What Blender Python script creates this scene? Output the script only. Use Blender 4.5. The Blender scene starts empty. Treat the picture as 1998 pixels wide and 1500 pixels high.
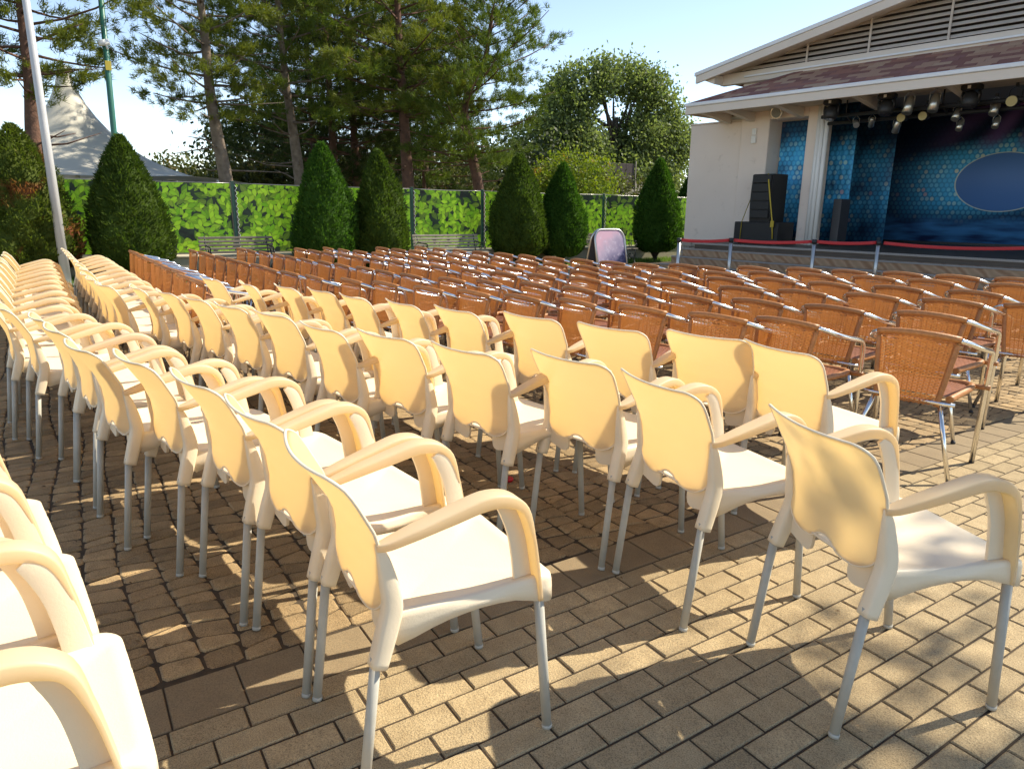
import bpy, math, random
import numpy as np
from mathutils import Vector, Matrix

random.seed(7)
rng = np.random.default_rng(7)
SC = bpy.context.scene
COL = SC.collection
R = math.radians
pi = math.pi

# ------------------------------------------------------------------ camera
YB, PITCH, ROLL, CAMH = 0.997158, 0.248408, 0.01202, 1.40
dX = Vector((math.cos(YB), -math.sin(YB), 0)); dY = Vector((math.sin(YB), math.cos(YB), 0))
def to_grid(v): return Vector((v.dot(dX), v.dot(dY), v.z))
r0 = Vector((1, 0, 0)); f0 = Vector((0, math.cos(PITCH), -math.sin(PITCH))); u0 = Vector((0, math.sin(PITCH), math.cos(PITCH)))
cr_, sr_ = math.cos(ROLL), math.sin(ROLL)
cam_r = to_grid(r0 * cr_ + u0 * sr_); cam_u = to_grid(u0 * cr_ - r0 * sr_); cam_b = -to_grid(f0)
cam = bpy.data.objects.new('camera', bpy.data.cameras.new('camera'))
COL.objects.link(cam)
M = Matrix.Identity(4)
for i in range(3):
    M[i][0] = cam_r[i]; M[i][1] = cam_u[i]; M[i][2] = cam_b[i]
M[2][3] = CAMH
cam.matrix_world = M
cam.data.sensor_width = 36.0
cam.data.lens = 36.0 * 1360.2 / 1998.0
cam.data.clip_start = 0.05; cam.data.clip_end = 2000
SC.camera = cam

# ------------------------------------------------------------------ sky, sun, exposure
SUN_AZ, SUN_EL = R(13.5), R(44.0)          # azimuth measured from +Y towards +X
world = bpy.data.worlds.new('World'); SC.world = world; world.use_nodes = True
wn = world.node_tree; wn.nodes.clear()
sky = wn.nodes.new('ShaderNodeTexSky'); sky.sky_type = 'NISHITA'; sky.sun_disc = False
sky.sun_elevation = SUN_EL; sky.sun_rotation = SUN_AZ
sky.air_density = 1.0; sky.dust_density = 0.25; sky.ozone_density = 1.6; sky.altitude = 3000
bg = wn.nodes.new('ShaderNodeBackground'); bg.inputs['Strength'].default_value = 0.15
wo = wn.nodes.new('ShaderNodeOutputWorld')
wb = wn.nodes.new('ShaderNodeMix'); wb.data_type = 'RGBA'; wb.blend_type = 'MULTIPLY'; wb.inputs[0].default_value = 1.0; wb.inputs[7].default_value = (1.17, 1.0, 0.84, 1)   # the photograph's warm white balance
wn.links.new(sky.outputs[0], wb.inputs[6]); wn.links.new(wb.outputs[2], bg.inputs[0]); wn.links.new(bg.outputs[0], wo.inputs[0])
sd = bpy.data.lights.new('sun', 'SUN'); sd.energy = 3.9; sd.angle = R(0.55); sd.color = (1.0, 0.92, 0.75)
sun = bpy.data.objects.new('sun', sd); COL.objects.link(sun)
sdir = Vector((math.sin(SUN_AZ) * math.cos(SUN_EL), math.cos(SUN_AZ) * math.cos(SUN_EL), math.sin(SUN_EL)))
sun.rotation_euler = sdir.to_track_quat('Z', 'Y').to_euler(); sun.location = (0, 0, 30)
vs = SC.view_settings
vs.view_transform = 'Standard'; vs.look = 'None'; vs.exposure = 1.08; vs.gamma = 1.0
SC.cycles.max_bounces = 8; SC.cycles.diffuse_bounces = 4; SC.cycles.transmission_bounces = 6
SC.cycles.transparent_max_bounces = 8

# ------------------------------------------------------------------ mesh helpers
class MB:
    def __init__(s): s.v = []; s.f = []; s.sm = []
    def add(s, vs_, fs, smooth=False):
        o = len(s.v); s.v.extend([tuple(p) for p in vs_])
        s.f.extend([tuple(i + o for i in f) for f in fs]); s.sm.extend([smooth] * len(fs)); return s
    def box(s, x0, x1, y0, y1, z0, z1):
        v = [(x0, y0, z0), (x1, y0, z0), (x1, y1, z0), (x0, y1, z0), (x0, y0, z1), (x1, y0, z1), (x1, y1, z1), (x0, y1, z1)]
        return s.add(v, [(0, 3, 2, 1), (4, 5, 6, 7), (0, 1, 5, 4), (1, 2, 6, 5), (2, 3, 7, 6), (3, 0, 4, 7)])
    def cbox(s, x0, x1, y0, y1, z0, z1, c):      # box with chamfered edges
        sec = [(x0 + c, y0), (x1 - c, y0), (x1, y0 + c), (x1, y1 - c), (x1 - c, y1), (x0 + c, y1), (x0, y1 - c), (x0, y0 + c)]
        cx, cy = (x0 + x1) / 2, (y0 + y1) / 2
        def ring(z, k): return [(cx + (px - cx) * (1 - k / max(abs(x1 - x0) / 2, 1e-6)), cy + (py - cy) * (1 - k / max(abs(y1 - y0) / 2, 1e-6)), z) for px, py in sec]
        rings = [ring(z0, c), ring(z0 + c, 0), ring(z1 - c, 0), ring(z1, c)]
        return s.rings(rings, True, True, False)
    def rings(s, rings, cap0=True, cap1=True, smooth=True, closed=True):
        n = len(rings[0]); v = [p for r in rings for p in r]; f = []
        for i in range(len(rings) - 1):
            for j in range(n if closed else n - 1):
                k = (j + 1) % n
                f.append((i * n + j, i * n + k, (i + 1) * n + k, (i + 1) * n + j))
        s.add(v, f, smooth)
        o = len(s.v) - len(v)
        if cap0: s.f.append(tuple(o + j for j in reversed(range(n)))); s.sm.append(False)
        if cap1: s.f.append(tuple(o + (len(rings) - 1) * n + j for j in range(n))); s.sm.append(False)
        return s
    def tube(s, path, rad, n=8, caps=True, side=None):
        path = [Vector(p) for p in path]
        if not hasattr(rad, '__len__'): rad = [rad] * len(path)
        rg = []; prev = None
        for i, p in enumerate(path):
            t = (path[min(i + 1, len(path) - 1)] - path[max(i - 1, 0)]).normalized()
            if prev is None:
                a = Vector((0, 0, 1)) if abs(t.z) < 0.9 else Vector((1, 0, 0))
                prev = t.cross(a).normalized()
            prev = (prev - t * prev.dot(t)).normalized(); b = t.cross(prev)
            rg.append([tuple(p + (prev * math.cos(2 * pi * k / n) + b * math.sin(2 * pi * k / n)) * rad[i]) for k in range(n)])
        return s.rings(rg, caps, caps, True)
    def ribbon(s, path, w, h, side=(1, 0, 0), rr=0.4, caps=True):   # rounded rectangular section swept along path
        path = [Vector(p) for p in path]; n = len(path)
        if not hasattr(w, '__len__'): w = [w] * n
        if not hasattr(h, '__len__'): h = [h] * n
        S0 = Vector(side); rg = []
        for i, p in enumerate(path):
            t = (path[min(i + 1, n - 1)] - path[max(i - 1, 0)]).normalized()
            S = (S0 - t * S0.dot(t)).normalized(); N = S.cross(t)
            hw, hh = w[i] / 2, h[i] / 2; q = min(hw, hh) * rr; k = q * 0.3
            sec = [(hw - q, -hh), (hw - k, -hh + k), (hw, -hh + q), (hw, hh - q), (hw - k, hh - k), (hw - q, hh),
                   (-hw + q, hh), (-hw + k, hh - k), (-hw, hh - q), (-hw, -hh + q), (-hw + k, -hh + k), (-hw + q, -hh)]
            rg.append([tuple(p + S * a + N * b) for a, b in sec])
        return s.rings(rg, caps, caps, True)
    def lathe(s, prof, n=16, c=(0, 0, 0), caps=True):
        return s.rings([[(c[0] + r * math.cos(2 * pi * k / n), c[1] + r * math.sin(2 * pi * k / n), c[2] + z) for k in range(n)] for r, z in prof], caps, caps, True)
    def prism(s, poly, ax, a, b):                # polygon extruded along an axis; poly in the two other axes
        def P(q, t):
            return (t, q[0], q[1]) if ax == 0 else (q[0], t, q[1]) if ax == 1 else (q[0], q[1], t)
        n = len(poly)
        v = [P(q, a) for q in poly] + [P(q, b) for q in poly]
        f = [tuple(reversed(range(n))), tuple(range(n, 2 * n))] + [(i, (i + 1) % n, n + (i + 1) % n, n + i) for i in range(n)]
        return s.add(v, f)
    def mesh(s, name, m):
        me = bpy.data.meshes.new(name); me.from_pydata(s.v, [], s.f); 
        me.polygons.foreach_set('use_smooth', s.sm)
        me.materials.append(m); me.update(); return me

def smooth_path(P, k=6):
    P = [Vector(p) for p in P]; out = []
    for i in range(len(P) - 1):
        a, b, c, d = P[max(i - 1, 0)], P[i], P[i + 1], P[min(i + 2, len(P) - 1)]
        for j in range(k):
            t = j / k
            out.append(0.5 * ((2 * b) + (c - a) * t + (2 * a - 5 * b + 4 * c - d) * t * t + (3 * b - 3 * c + d - a) * t ** 3))
    out.append(P[-1]); return out
def interp(x, xs, ys): return float(np.interp(x, xs, ys))
def lerp_list(vals, n): return list(np.interp(np.linspace(0, 1, n), np.linspace(0, 1, len(vals)), vals))

def tag(o, label=None, cat=None, group=None, kind=None):
    if label: o['label'] = label
    if cat: o['category'] = cat
    if group: o['group'] = group
    if kind: o['kind'] = kind
    return o
def link(name, me, parent=None, loc=(0, 0, 0), rz=0.0):
    o = bpy.data.objects.new(name, me); COL.objects.link(o)
    o.location = loc; o.rotation_euler = (0, 0, rz)
    if parent: o.parent = parent
    return o
def empty(name, loc=(0, 0, 0), rz=0.0):
    o = bpy.data.objects.new(name, None); o.empty_display_size = 0.1
    COL.objects.link(o); o.location = loc; o.rotation_euler = (0, 0, rz); return o
def fast_mesh(name, V, F, m, smooth=False):
    V = np.asarray(V, np.float32); F = np.asarray(F, np.int32); k = F.shape[1]
    me = bpy.data.meshes.new(name)
    me.vertices.add(len(V)); me.vertices.foreach_set('co', V.ravel())
    me.loops.add(F.size); me.loops.foreach_set('vertex_index', F.ravel())
    me.polygons.add(len(F)); me.polygons.foreach_set('loop_start', np.arange(0, F.size, k, dtype=np.int32))
    me.polygons.foreach_set('use_smooth', np.full(len(F), smooth))
    me.update(calc_edges=True); me.materials.append(m); return me

# ------------------------------------------------------------------ materials
class NT:
    def __init__(s, name):
        s.m = bpy.data.materials.new(name); s.m.use_nodes = True
        s.t = s.m.node_tree; s.t.nodes.clear()
        s.out = s.t.nodes.new('ShaderNodeOutputMaterial')
    def n(s, typ, ins=None, **props):
        nd = s.t.nodes.new('ShaderNode' + typ)
        for k, v in props.items(): setattr(nd, k, v)
        for k, v in (ins or {}).items():
            sock = nd.inputs[k]
            if isinstance(v, bpy.types.NodeSocket): s.t.links.new(v, sock)
            else: sock.default_value = v
        return nd
    def math(s, op, a, b=0.0, c=0.0, clamp=False):
        nd = s.n('Math', {0: a, 1: b, 2: c}, operation=op); nd.use_clamp = clamp; return nd.outputs[0]
    def vmath(s, op, a, b=(0, 0, 0), o=0, sc=None):
        nd = s.n('VectorMath', {0: a, 1: b}, operation=op)
        if sc is not None: nd.inputs['Scale'].default_value = sc
        return nd.outputs[o]
    def mix(s, f, a, b, blend='MIX'):
        nd = s.t.nodes.new('ShaderNodeMix'); nd.data_type = 'RGBA'; nd.blend_type = blend
        for k, v in ((0, f), (6, a), (7, b)):
            if isinstance(v, bpy.types.NodeSocket): s.t.links.new(v, nd.inputs[k])
            else: nd.inputs[k].default_value = (*v, 1) if hasattr(v, '__len__') and len(v) == 3 else v
        return nd.outputs[2]
    def ramp(s, f, stops):
        nd = s.n('ValToRGB', {0: f}); e = nd.color_ramp.elements
        while len(e) < len(stops): e.new(0.5)
        for el, (p, c) in zip(e, stops):
            el.position = p; el.color = (*c, 1) if hasattr(c, '__len__') else (c, c, c, 1)
        return nd.outputs[0]
    def noise(s, vec, scale, detail=4, rough=0.55):
        return s.n('TexNoise', {'Vector': vec, 'Scale': scale, 'Detail': detail, 'Roughness': rough}).outputs['Fac']
    def done(s, sh): s.t.links.new(sh, s.out.inputs[0]); return s.m
def c3(c): return (*c, 1.0)

def pbr(name, col, rough=0.5, metal=0.0, col2=None, nscale=6.0, bump=0.0, bscale=60.0, transl=0.0, tcol=None, isl=0.0, obr=0.0,
        coord='Object', spec=0.5, wear=None, wthr=0.62, grain=0.0, gscale=260, big=0.0):
    t = NT(name); tc = t.n('TexCoord'); vec = tc.outputs[coord]
    if coord == 'Position': pass
    c = None
    if obr or isl:
        oi = t.n('ObjectInfo').outputs['Random']; gi = t.n('NewGeometry').outputs['Random Per Island']
        rnd = t.math('FRACT', t.math('ADD', t.math('MULTIPLY', oi, 1.0 if obr else 0.0), t.math('MULTIPLY', gi, 7.31 if isl else 0.0)))
        off = t.n('CombineXYZ', {0: t.math('MULTIPLY', rnd, 37.0), 1: t.math('MULTIPLY', rnd, 11.0), 2: t.math('MULTIPLY', rnd, 23.0)}).outputs[0]
        vec = t.vmath('ADD', vec, off)
    base = c3(col)
    if col2 is not None:
        f = t.noise(vec, nscale, 5)
        f = t.ramp(f, [(0.3, 0.0), (0.7, 1.0)])
        base = t.mix(f, c3(col), c3(col2))
    if obr or isl:
        k = t.math('MULTIPLY_ADD', rnd, 2 * max(obr, isl), 1 - max(obr, isl))
        base = t.mix(1.0, base if isinstance(base, bpy.types.NodeSocket) else c3(col), t.n('CombineColor', {0: k, 1: k, 2: k}).outputs[0], 'MULTIPLY')
    if wear is not None:
        w = t.ramp(t.noise(vec, nscale * 3.1, 8, 0.7), [(wthr, 0.0), (wthr + 0.12, 1.0)])
        base = t.mix(w, base, c3(wear))
    if big:
        bf_ = t.ramp(t.noise(t.n('NewGeometry').outputs['Position'], 1.1, 5, 0.6), [(0.32, 1 - big), (0.5, 1.0), (0.7, 1 + .4 * big)])
        base = t.mix(1.0, base, bf_, 'MULTIPLY')
    if grain:
        gf = t.ramp(t.noise(vec, gscale, 3, 0.8), [(0.33, 1 - grain * 1.5), (0.5, 1.0), (0.72, 1 + grain)])
        base = t.mix(1.0, base, gf, 'MULTIPLY')
    ins = {'Base Color': base, 'Roughness': rough, 'Metallic': metal, 'Specular IOR Level': spec}
    p = t.n('BsdfPrincipled', ins)
    if bump:
        bn = t.n('Bump', {'Height': t.noise(vec, bscale, 6, 0.65), 'Strength': 1.0, 'Distance': bump})
        t.t.links.new(bn.outputs[0], p.inputs['Normal'])
    sh = p.outputs[0]
    if transl:
        tr = t.n('BsdfTranslucent', {'Color': c3(tcol or col)})
        sh = t.n('MixShader', {0: transl, 1: sh, 2: tr.outputs[0]}).outputs[0]
    return t.done(sh)

CREAM = (0.82, 0.70, 0.52)
M_cream = pbr('cream_plastic', CREAM, 0.42, col2=(0.79, 0.66, 0.48), nscale=3.0, bump=0.0006, bscale=180, spec=0.4, wear=(0.58, 0.46, 0.31), wthr=0.66, obr=0.04)
M_cream_back = pbr('cream_plastic_thin', (0.80, 0.66, 0.45), 0.42, col2=(0.76, 0.62, 0.41), nscale=4.0, bump=0.0005, bscale=160, transl=0.50, tcol=(1.0, 0.84, 0.52), spec=0.35, wear=(0.62, 0.47, 0.26), wthr=0.67, obr=0.05)
M_cream_arm = pbr('cream_plastic_arm', CREAM, 0.42, col2=(0.78, 0.63, 0.43), nscale=5.0, transl=0.42, tcol=(1.0, 0.80, 0.40), spec=0.4, wear=(0.56, 0.44, 0.29), wthr=0.67, obr=0.04)
M_legmetal = pbr('satin_aluminium', (0.47, 0.445, 0.385), 0.5, 0.0, spec=.4, col2=(0.42, 0.395, 0.335), nscale=20, wear=(0.25, 0.23, 0.2), wthr=0.66)
M_alu = pbr('polished_aluminium', (0.82, 0.81, 0.79), 0.2, 1.0, col2=(0.75, 0.74, 0.72), nscale=14)
M_black = pbr('black_plastic', (0.02, 0.02, 0.022), 0.5)
M_wicker = pbr('honey_wicker', (0.43, 0.158, 0.036), 0.5, col2=(0.30, 0.105, 0.024), nscale=30, transl=0.20, tcol=(0.80, 0.33, 0.07), obr=0.14, spec=0.4)
M_wickerroll = pbr('honey_wicker_wrap', (0.45, 0.19, 0.055), 0.45, col2=(0.33, 0.13, 0.036), nscale=40, bump=0.002, bscale=120, obr=0.14)
M_wickerseat = pbr('brown_wicker_seat', (0.30, 0.105, 0.038), 0.5, col2=(0.21, 0.072, 0.026), nscale=35, obr=0.14)

M_brick = pbr('tan_paver', (0.46, 0.343, 0.190), 0.9, grain=.42, big=.22, col2=(0.36, 0.262, 0.140), nscale=14, bump=0.004, bscale=150, isl=0.12, obr=0.12, wear=(0.20, 0.14, 0.08), wthr=0.66)
M_cobble = pbr('brown_cobble', (0.41, 0.282, 0.142), 0.9, grain=.42, big=.22, col2=(0.29, 0.196, 0.096), nscale=16, bump=0.004, bscale=140, isl=0.24, obr=0.24, wear=(0.20, 0.14, 0.08), wthr=0.68)
M_slab = pbr('dark_border_slab', (0.28, 0.205, 0.115), 0.85, grain=.25, col2=(0.23, 0.165, 0.092), nscale=9, bump=0.0015, bscale=200, isl=0.06, obr=0.06)
M_joint = pbr('joint_sand', (0.085, 0.058, 0.034), 0.95, col2=(0.045, 0.032, 0.02), nscale=24, bump=0.006, bscale=90)
M_soil = pbr('dry_grassland', (0.13, 0.13, 0.05), 0.95, col2=(0.16, 0.12, 0.06), nscale=0.4, bump=0.03, bscale=8)
M_grass = pbr('lawn_grass', (0.10, 0.19, 0.025), 0.7, col2=(0.16, 0.22, 0.035), nscale=4, transl=0.35, tcol=(0.25, 0.40, 0.05), isl=0.25)
M_conc = pbr('pale_concrete', (0.50, 0.44, 0.33), 0.9, col2=(0.43, 0.37, 0.28), nscale=5, bump=0.003, bscale=60, wear=(0.3, 0.25, 0.18), wthr=0.68)

# ------------------------------------------------------------------ ground and paving
g = MB(); 
rr = [0, 20, 60, 200, 900]; n = 48
vv = [(0, 0, -0.06)]; ff = []
for r_ in rr[1:]:
    vv += [(r_ * math.cos(2 * pi * k / n), r_ * math.sin(2 * pi * k / n), -0.06) for k in range(n)]
for k in range(n):
    ff.append((0, 1 + k, 1 + (k + 1) % n))
    for i in range(3):
        ff.append((1 + i * n + k, 1 + (i + 1) * n + k, 1 + (i + 1) * n + (k + 1) % n, 1 + i * n + (k + 1) % n))
g.add(vv, ff)
tag(link('ground', g.mesh('ground', M_soil)), kind='structure')

PX0 = -14.15
bed = MB().box(PX0, 9.0, -9.0, 15.0, -0.05, -0.0065)
pav = link('pavement', bed.mesh('pavement_bed', M_joint)); tag(pav, 'tan block pavement with a darker slab border and worn cobbles under the chairs', kind='structure')

BX = -1.860; BL, BW = 0.200, 0.0966
def paver_mesh(name, m, lx, ly, ch=0.005, jt=0.0025, depth=0.035):
    b = MB(); x, y = lx / 2 - jt, ly / 2 - jt
    def ring(k, z): return [(-x + k, -y + k, z), (x - k, -y + k, z), (x - k, y - k, z), (-x + k, y - k, z)]
    b.rings([ring(0, -depth), ring(0, -ch), ring(ch, 0)], False, True, False)
    return b.mesh(name, m)
def frame_test(x, y):            # rough: is this ground point in the camera's view, and how far
    v = Vector((x, y, -CAMH)); z = -v.dot(cam_b)
    if z < 0.3: return None
    a, b = v.dot(cam_r) / z * 1360 + 999, 750 - v.dot(cam_u) / z * 1360
    if -40 < a < 2040 and -40 < b < 1540: return z
    return None
brick_me = paver_mesh('brick', M_brick, BW, BL, .004, .0034)
cells = []
v0 = -5
for i in range(0, 52):
    xc = BX + BW * (i + 0.5)
    if xc > 3.2: break
    for j in range(-18, 62):
        yc = 1.093 + BL * (j + (0.5 if i % 2 else 0.0) + 0.5 - 0.0)
        if -2.5 < yc < 11: cells.append((xc, yc))
seen = sorted([(frame_test(*c), c) for c in cells if frame_test(*c)], key=lambda t: t[0])
near = set(c for _, c in seen[:298])
def jit(): return (random.uniform(-1, 1) * 0.0009)
bv = []; bf = []
ring8 = [(-1, -1), (1, -1), (1, 1), (-1, 1)]
for c in cells:
    if c in near:
        o = link('brick', brick_me, pav, (c[0] + jit(), c[1] + jit(), jit() - 0.001)); o.rotation_euler = (random.uniform(-.006, .006), random.uniform(-.006, .006), random.uniform(-.004, .004))
    else:
        x, y = BW / 2 - .0034, BL / 2 - .0034; o_ = len(bv); zz = jit() - 0.001
        for k, z in ((0, -0.035), (0, -0.004), (0.004, 0)):
            for sx, sy in ring8: bv.append((c[0] + sx * (x - k), c[1] + sy * (y - k), z + zz))
        for a in (0, 4):
            for q in range(4): bf.append((o_ + a + q, o_ + a + (q + 1) % 4, o_ + a + 4 + (q + 1) % 4, o_ + a + 4 + q))
        bf.append((o_ + 8, o_ + 9, o_ + 10, o_ + 11))
tag(link('bricks_beyond', fast_mesh('bricks_beyond', bv, bf, M_brick), pav), kind='stuff')
# border slabs
slab_me = paver_mesh('slab', M_slab, 0.206, 0.204, 0.003, 0.0025)
for j in range(-10, 45):
    o = link('border_slab', slab_me, pav, (BX - 0.104, 0.72 + 0.204 * (j - 4) + 0.1, jit() - 0.001)); o.rotation_euler = (random.uniform(-.004, .004), random.uniform(-.004, .004), 0)
# cobbles laid in wavy strips that run along X
CX1 = BX - 0.209
stones = []
k = 0; y = -1.75
SW = 0.122
def yline(k_, x): return -1.75 + k_ * SW + 0.026 * math.sin(1.9 * x + 0.31 * k_) + 0.010 * math.sin(4.3 * x + .7 * k_)
nstrip = int((12.2 + 1.75) / SW)
for k in range(nstrip):
    x = CX1 - random.uniform(0, 0.03); sk = 0.0
    while x > PX0 + 0.1:
        w = random.uniform(0.060, 0.108); nsk = random.uniform(-0.020, 0.020); e0, e1 = random.uniform(-.06, .02), random.uniform(.98, 1.06)
        xa, xb = x, x - w
        q = [(xa - (sk if x < CX1 - .05 else 0), e0), (xa + (sk if x < CX1 - .05 else 0), e1), (xb + nsk, e1 - .03), (xb - nsk, e0 + .03)]
        pts = [(min(px, CX1), yline(k + e, px)) for px, e in q]
        stones.append(pts); x = xb; sk = nsk
def stone_geo(pts):
    cx = sum(p[0] for p in pts) / 4; cy = sum(p[1] for p in pts) / 4
    g_ = 0.0040; out = []
    P = [Vector((p[0] - cx, p[1] - cy)) for p in pts]
    P = [p - p.normalized() * g_ * random.uniform(.6, 1.1) for p in P]
    cut = random.uniform(0.10, 0.22)
    oct_ = []
    for i in range(4):
        a, b, d = P[i - 1], P[i], P[(i + 1) % 4]
        oct_ += [b + (a - b) * cut, b + (d - b) * cut * 0.6]
    zz = random.uniform(-0.004, 0.001); tx, ty = random.uniform(-.03, .03), random.uniform(-.03, .03)
    V = []
    for s_, z in ((1.0, -0.03), (1.0, -0.009), (0.955, -0.0025), (0.86, 0.0)):
        V += [(cx + p.x * s_, cy + p.y * s_, z + zz + p.x * tx + p.y * ty) for p in oct_]
    F = []
    for r_ in range(3):
        for i in range(8):
            F.append((r_ * 8 + i, r_ * 8 + (i + 1) % 8, r_ * 8 + 8 + (i + 1) % 8, r_ * 8 + 8 + i))
    return cx, cy, V, F
sd_ = []
for pts in stones:
    cx = sum(p[0] for p in pts) / 4; cy = sum(p[1] for p in pts) / 4
    sd_.append((frame_test(cx, cy) or 1e9, pts))
sd_.sort(key=lambda t: t[0])
cv = []; cf = []; ct = []
for idx, (d, pts) in enumerate(sd_):
    cx, cy, V, F = stone_geo(pts)
    if sum((pts[i][0] * pts[(i + 1) % 4][1] - pts[(i + 1) % 4][0] * pts[i][1]) for i in range(4)) < 0:
        F = [tuple(reversed(f)) for f in F]; top = tuple(range(31, 23, -1))
    else: top = tuple(range(24, 32))
    if idx < 298 and d < 1e8:
        me = bpy.data.meshes.new('cobble'); me.from_pydata([(a - cx, b - cy, c) for a, b, c in V], [], F + [top]); me.materials.append(M_cobble)
        link('cobble', me, pav, (cx, cy, 0))
    else:
        o_ = len(cv); cv += V; cf += [tuple(o_ + i for i in f) for f in F]
        ct += [tuple(o_ + top[i] for i in q) for q in ((0, 1, 2, 3), (0, 3, 4, 7), (4, 5, 6, 7))]
tag(link('cobbles_beyond', fast_mesh('cobbles_beyond', cv, cf + ct, M_cobble), pav), kind='stuff')

# ------------------------------------------------------------------ cream plastic chair
def back_shell():
    zt0, zb0, hw = 0.843, 0.462, 0.224
    wz = ([.48, .52, .56, .62, .69, .77, .84], [.190, .194, .199, .206, .214, .222, .224])
    yz = ([.48, .55, .62, .70, .77, .815, .84], [.058, .062, .052, .022, -.020, -.048, -.070])
    def curv(z): return interp(z, [.48, .6, .84], [.020, .026, .042])
    def zlim(a):
        rt = 0.052; ins = max(0, a - (hw - rt)); zt = zt0 - .008 * (1 - (a / hw) ** 2) - (rt - math.sqrt(max(rt * rt - ins * ins, 0))) * 0.95
        rb = 0.115; ins = max(0, a - (hw - rb)); zb = zb0 + (1 - math.sqrt(max(1 - (ins / rb) ** 2, 0))) * 0.066
        zb += 0.023 * math.exp(-(a / 0.052) ** 4) + .012 * max(0, 1 - a / .14)
        return zb, zt
    def pt(u, v, off):
        a = abs(u) * hw; zb, zt = zlim(a); z = zb + v * (zt - zb)
        x = u * interp(z, *wz); y = interp(z, *yz) + curv(z) * (x / .22) ** 2
        return (x, y + off, z)
    NU, NV = 40, 24; us = [math.sin(pi / 2 * (2 * i / NU - 1)) for i in range(NU + 1)]
    us = [0.6 * u + 0.4 * (2 * i / NU - 1) for i, u in enumerate(us)]
    vs_ = [j / NV for j in range(NV + 1)]
    b = MB(); W = NU + 1; T = 0.0055
    Vf = [pt(u, v, T / 2) for v in vs_ for u in us]; Vb = [pt(u, v, -T / 2) for v in vs_ for u in us]
    n_ = len(Vf); F = []
    for j in range(NV):
        for i in range(NU):
            a = j * W + i
            F.append((a, a + 1, a + W + 1, a + W)[::-1]); F.append((n_ + a, n_ + a + 1, n_ + a + W + 1, n_ + a + W))
    loop = [i for i in range(W)] + [j * W + NU for j in range(1, NV + 1)] + [NV * W + i for i in range(NU - 1, -1, -1)] + [j * W for j in range(NV - 1, 0, -1)]
    for i in range(len(loop)):
        a, c = loop[i], loop[(i + 1) % len(loop)]; F.append((a, c, n_ + c, n_ + a)[::-1])
    b.add(Vf + Vb, F, True)
    def outline():
        o = [pt(u, 0, 0) for u in us] + [pt(1, v, 0) for v in vs_[1:]] + [pt(u, 1, 0) for u in reversed(us[:-1])] + [pt(-1, v, 0) for v in reversed(vs_[1:-1])]
        return o
    o = [Vector(p) for p in outline()]; r_ = MB(); n = len(o); rg = []
    for i in range(n):
        t = (o[(i + 1) % n] - o[i - 1]).normalized(); s1 = t.cross(Vector((0, 1, 0))).normalized(); s2 = s1.cross(t)
        rg.append([tuple(o[i] + (s1 * math.cos(a) * 0.0034 + s2 * math.sin(a) * 0.0044)) for a in (2 * pi * k / 6 for k in range(6))])
    rg.append(rg[0]); r_.rings(rg, False, False, True)
    return b.mesh('backrest', M_cream_back), r_.mesh('rim', M_cream)
def seat_shell():
    per = []
    def corner(cx, cy, r_, a0, a1, n=5):
        return [(cx + r_ * math.cos(a0 + (a1 - a0) * i / n), cy + r_ * math.sin(a0 + (a1 - a0) * i / n)) for i in range(n + 1)]
    def side(p, q, n): return [(p[0] + (q[0] - p[0]) * i / n, p[1] + (q[1] - p[1]) * i / n) for i in range(1, n)]
    c1 = corner(.188, .104, .018, -pi / 2, 0, 3); c2 = corner(.190, .496, .038, 0.02, pi / 2, 5)
    c3_ = [(-x, y) for x, y in reversed(c2)]; c4 = [(-x, y) for x, y in reversed(c1)]
    per = c1 + side(c1[-1], c2[0], 9) + c2 + side(c2[-1], c3_[0], 10) + c3_ + side(c3_[-1], c4[0], 9) + c4 + side(c4[-1], c1[0], 14)
    def zlow(x, y):
        if y > .525: return interp(abs(x), [0, .1, .165, .20, .228], [.448, .445, .436, .412, .405])
        if y < .095: return interp(abs(x), [0, .045, .075, .1, .17, .2], [.466, .465, .460, .452, .440, .42])
        return interp(y, [.09, .11, .17, .25, .34, .42, .47, .52], [.41, .395, .418, .436, .443, .436, .418, .405])
    def ztop(x, y): return interp(y, [.06, .12, .3, .45, .5, .535], [.486, .484, .476, .486, .487, .478])
    C = Vector((0, .30))
    def sc(k, zf): return [((C.x + (x - C.x) * k), (C.y + (y - C.y) * k), zf(x, y)) for x, y in per]
    b = MB(); 
    rings = [sc(.05, lambda x, y: .4635), sc(.35, lambda x, y: .465), sc(.65, lambda x, y: .4685 + .3 * (ztop(x, y) - .476)), sc(.86, lambda x, y: ztop(x, y) - .006), sc(.955, lambda x, y: ztop(x, y)),
             sc(.99, lambda x, y: ztop(x, y) - .005), sc(1.0, lambda x, y: ztop(x, y) - .018), sc(1.004, lambda x, y: (ztop(x, y) + zlow(x, y)) / 2), sc(1.008, zlow), sc(.985, zlow), sc(.97, lambda x, y: min(ztop(x, y) - .02, zlow(x, y) + .02)), sc(.6, lambda x, y: .452), sc(.05, lambda x, y: .452)]
    b.rings(rings, True, True, True)
    return b.mesh('seat', M_cream)
W_ = {}
W_['backrest'], W_['rim'] = back_shell()
lip = MB().ribbon(smooth_path([(-.066, .064, .474), (-.045, .068, .479), (0, .070, .481), (.045, .068, .479), (.066, .064, .474)], 5), lerp_list([.006, .030, .040, .030, .006], 21), lerp_list([.004, .008, .010, .008, .004], 21), (0, 1, 0), .9)
W_['grip_lip'] = lip.mesh('grip_lip', M_cream)
W_['seat'] = seat_shell()
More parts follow.
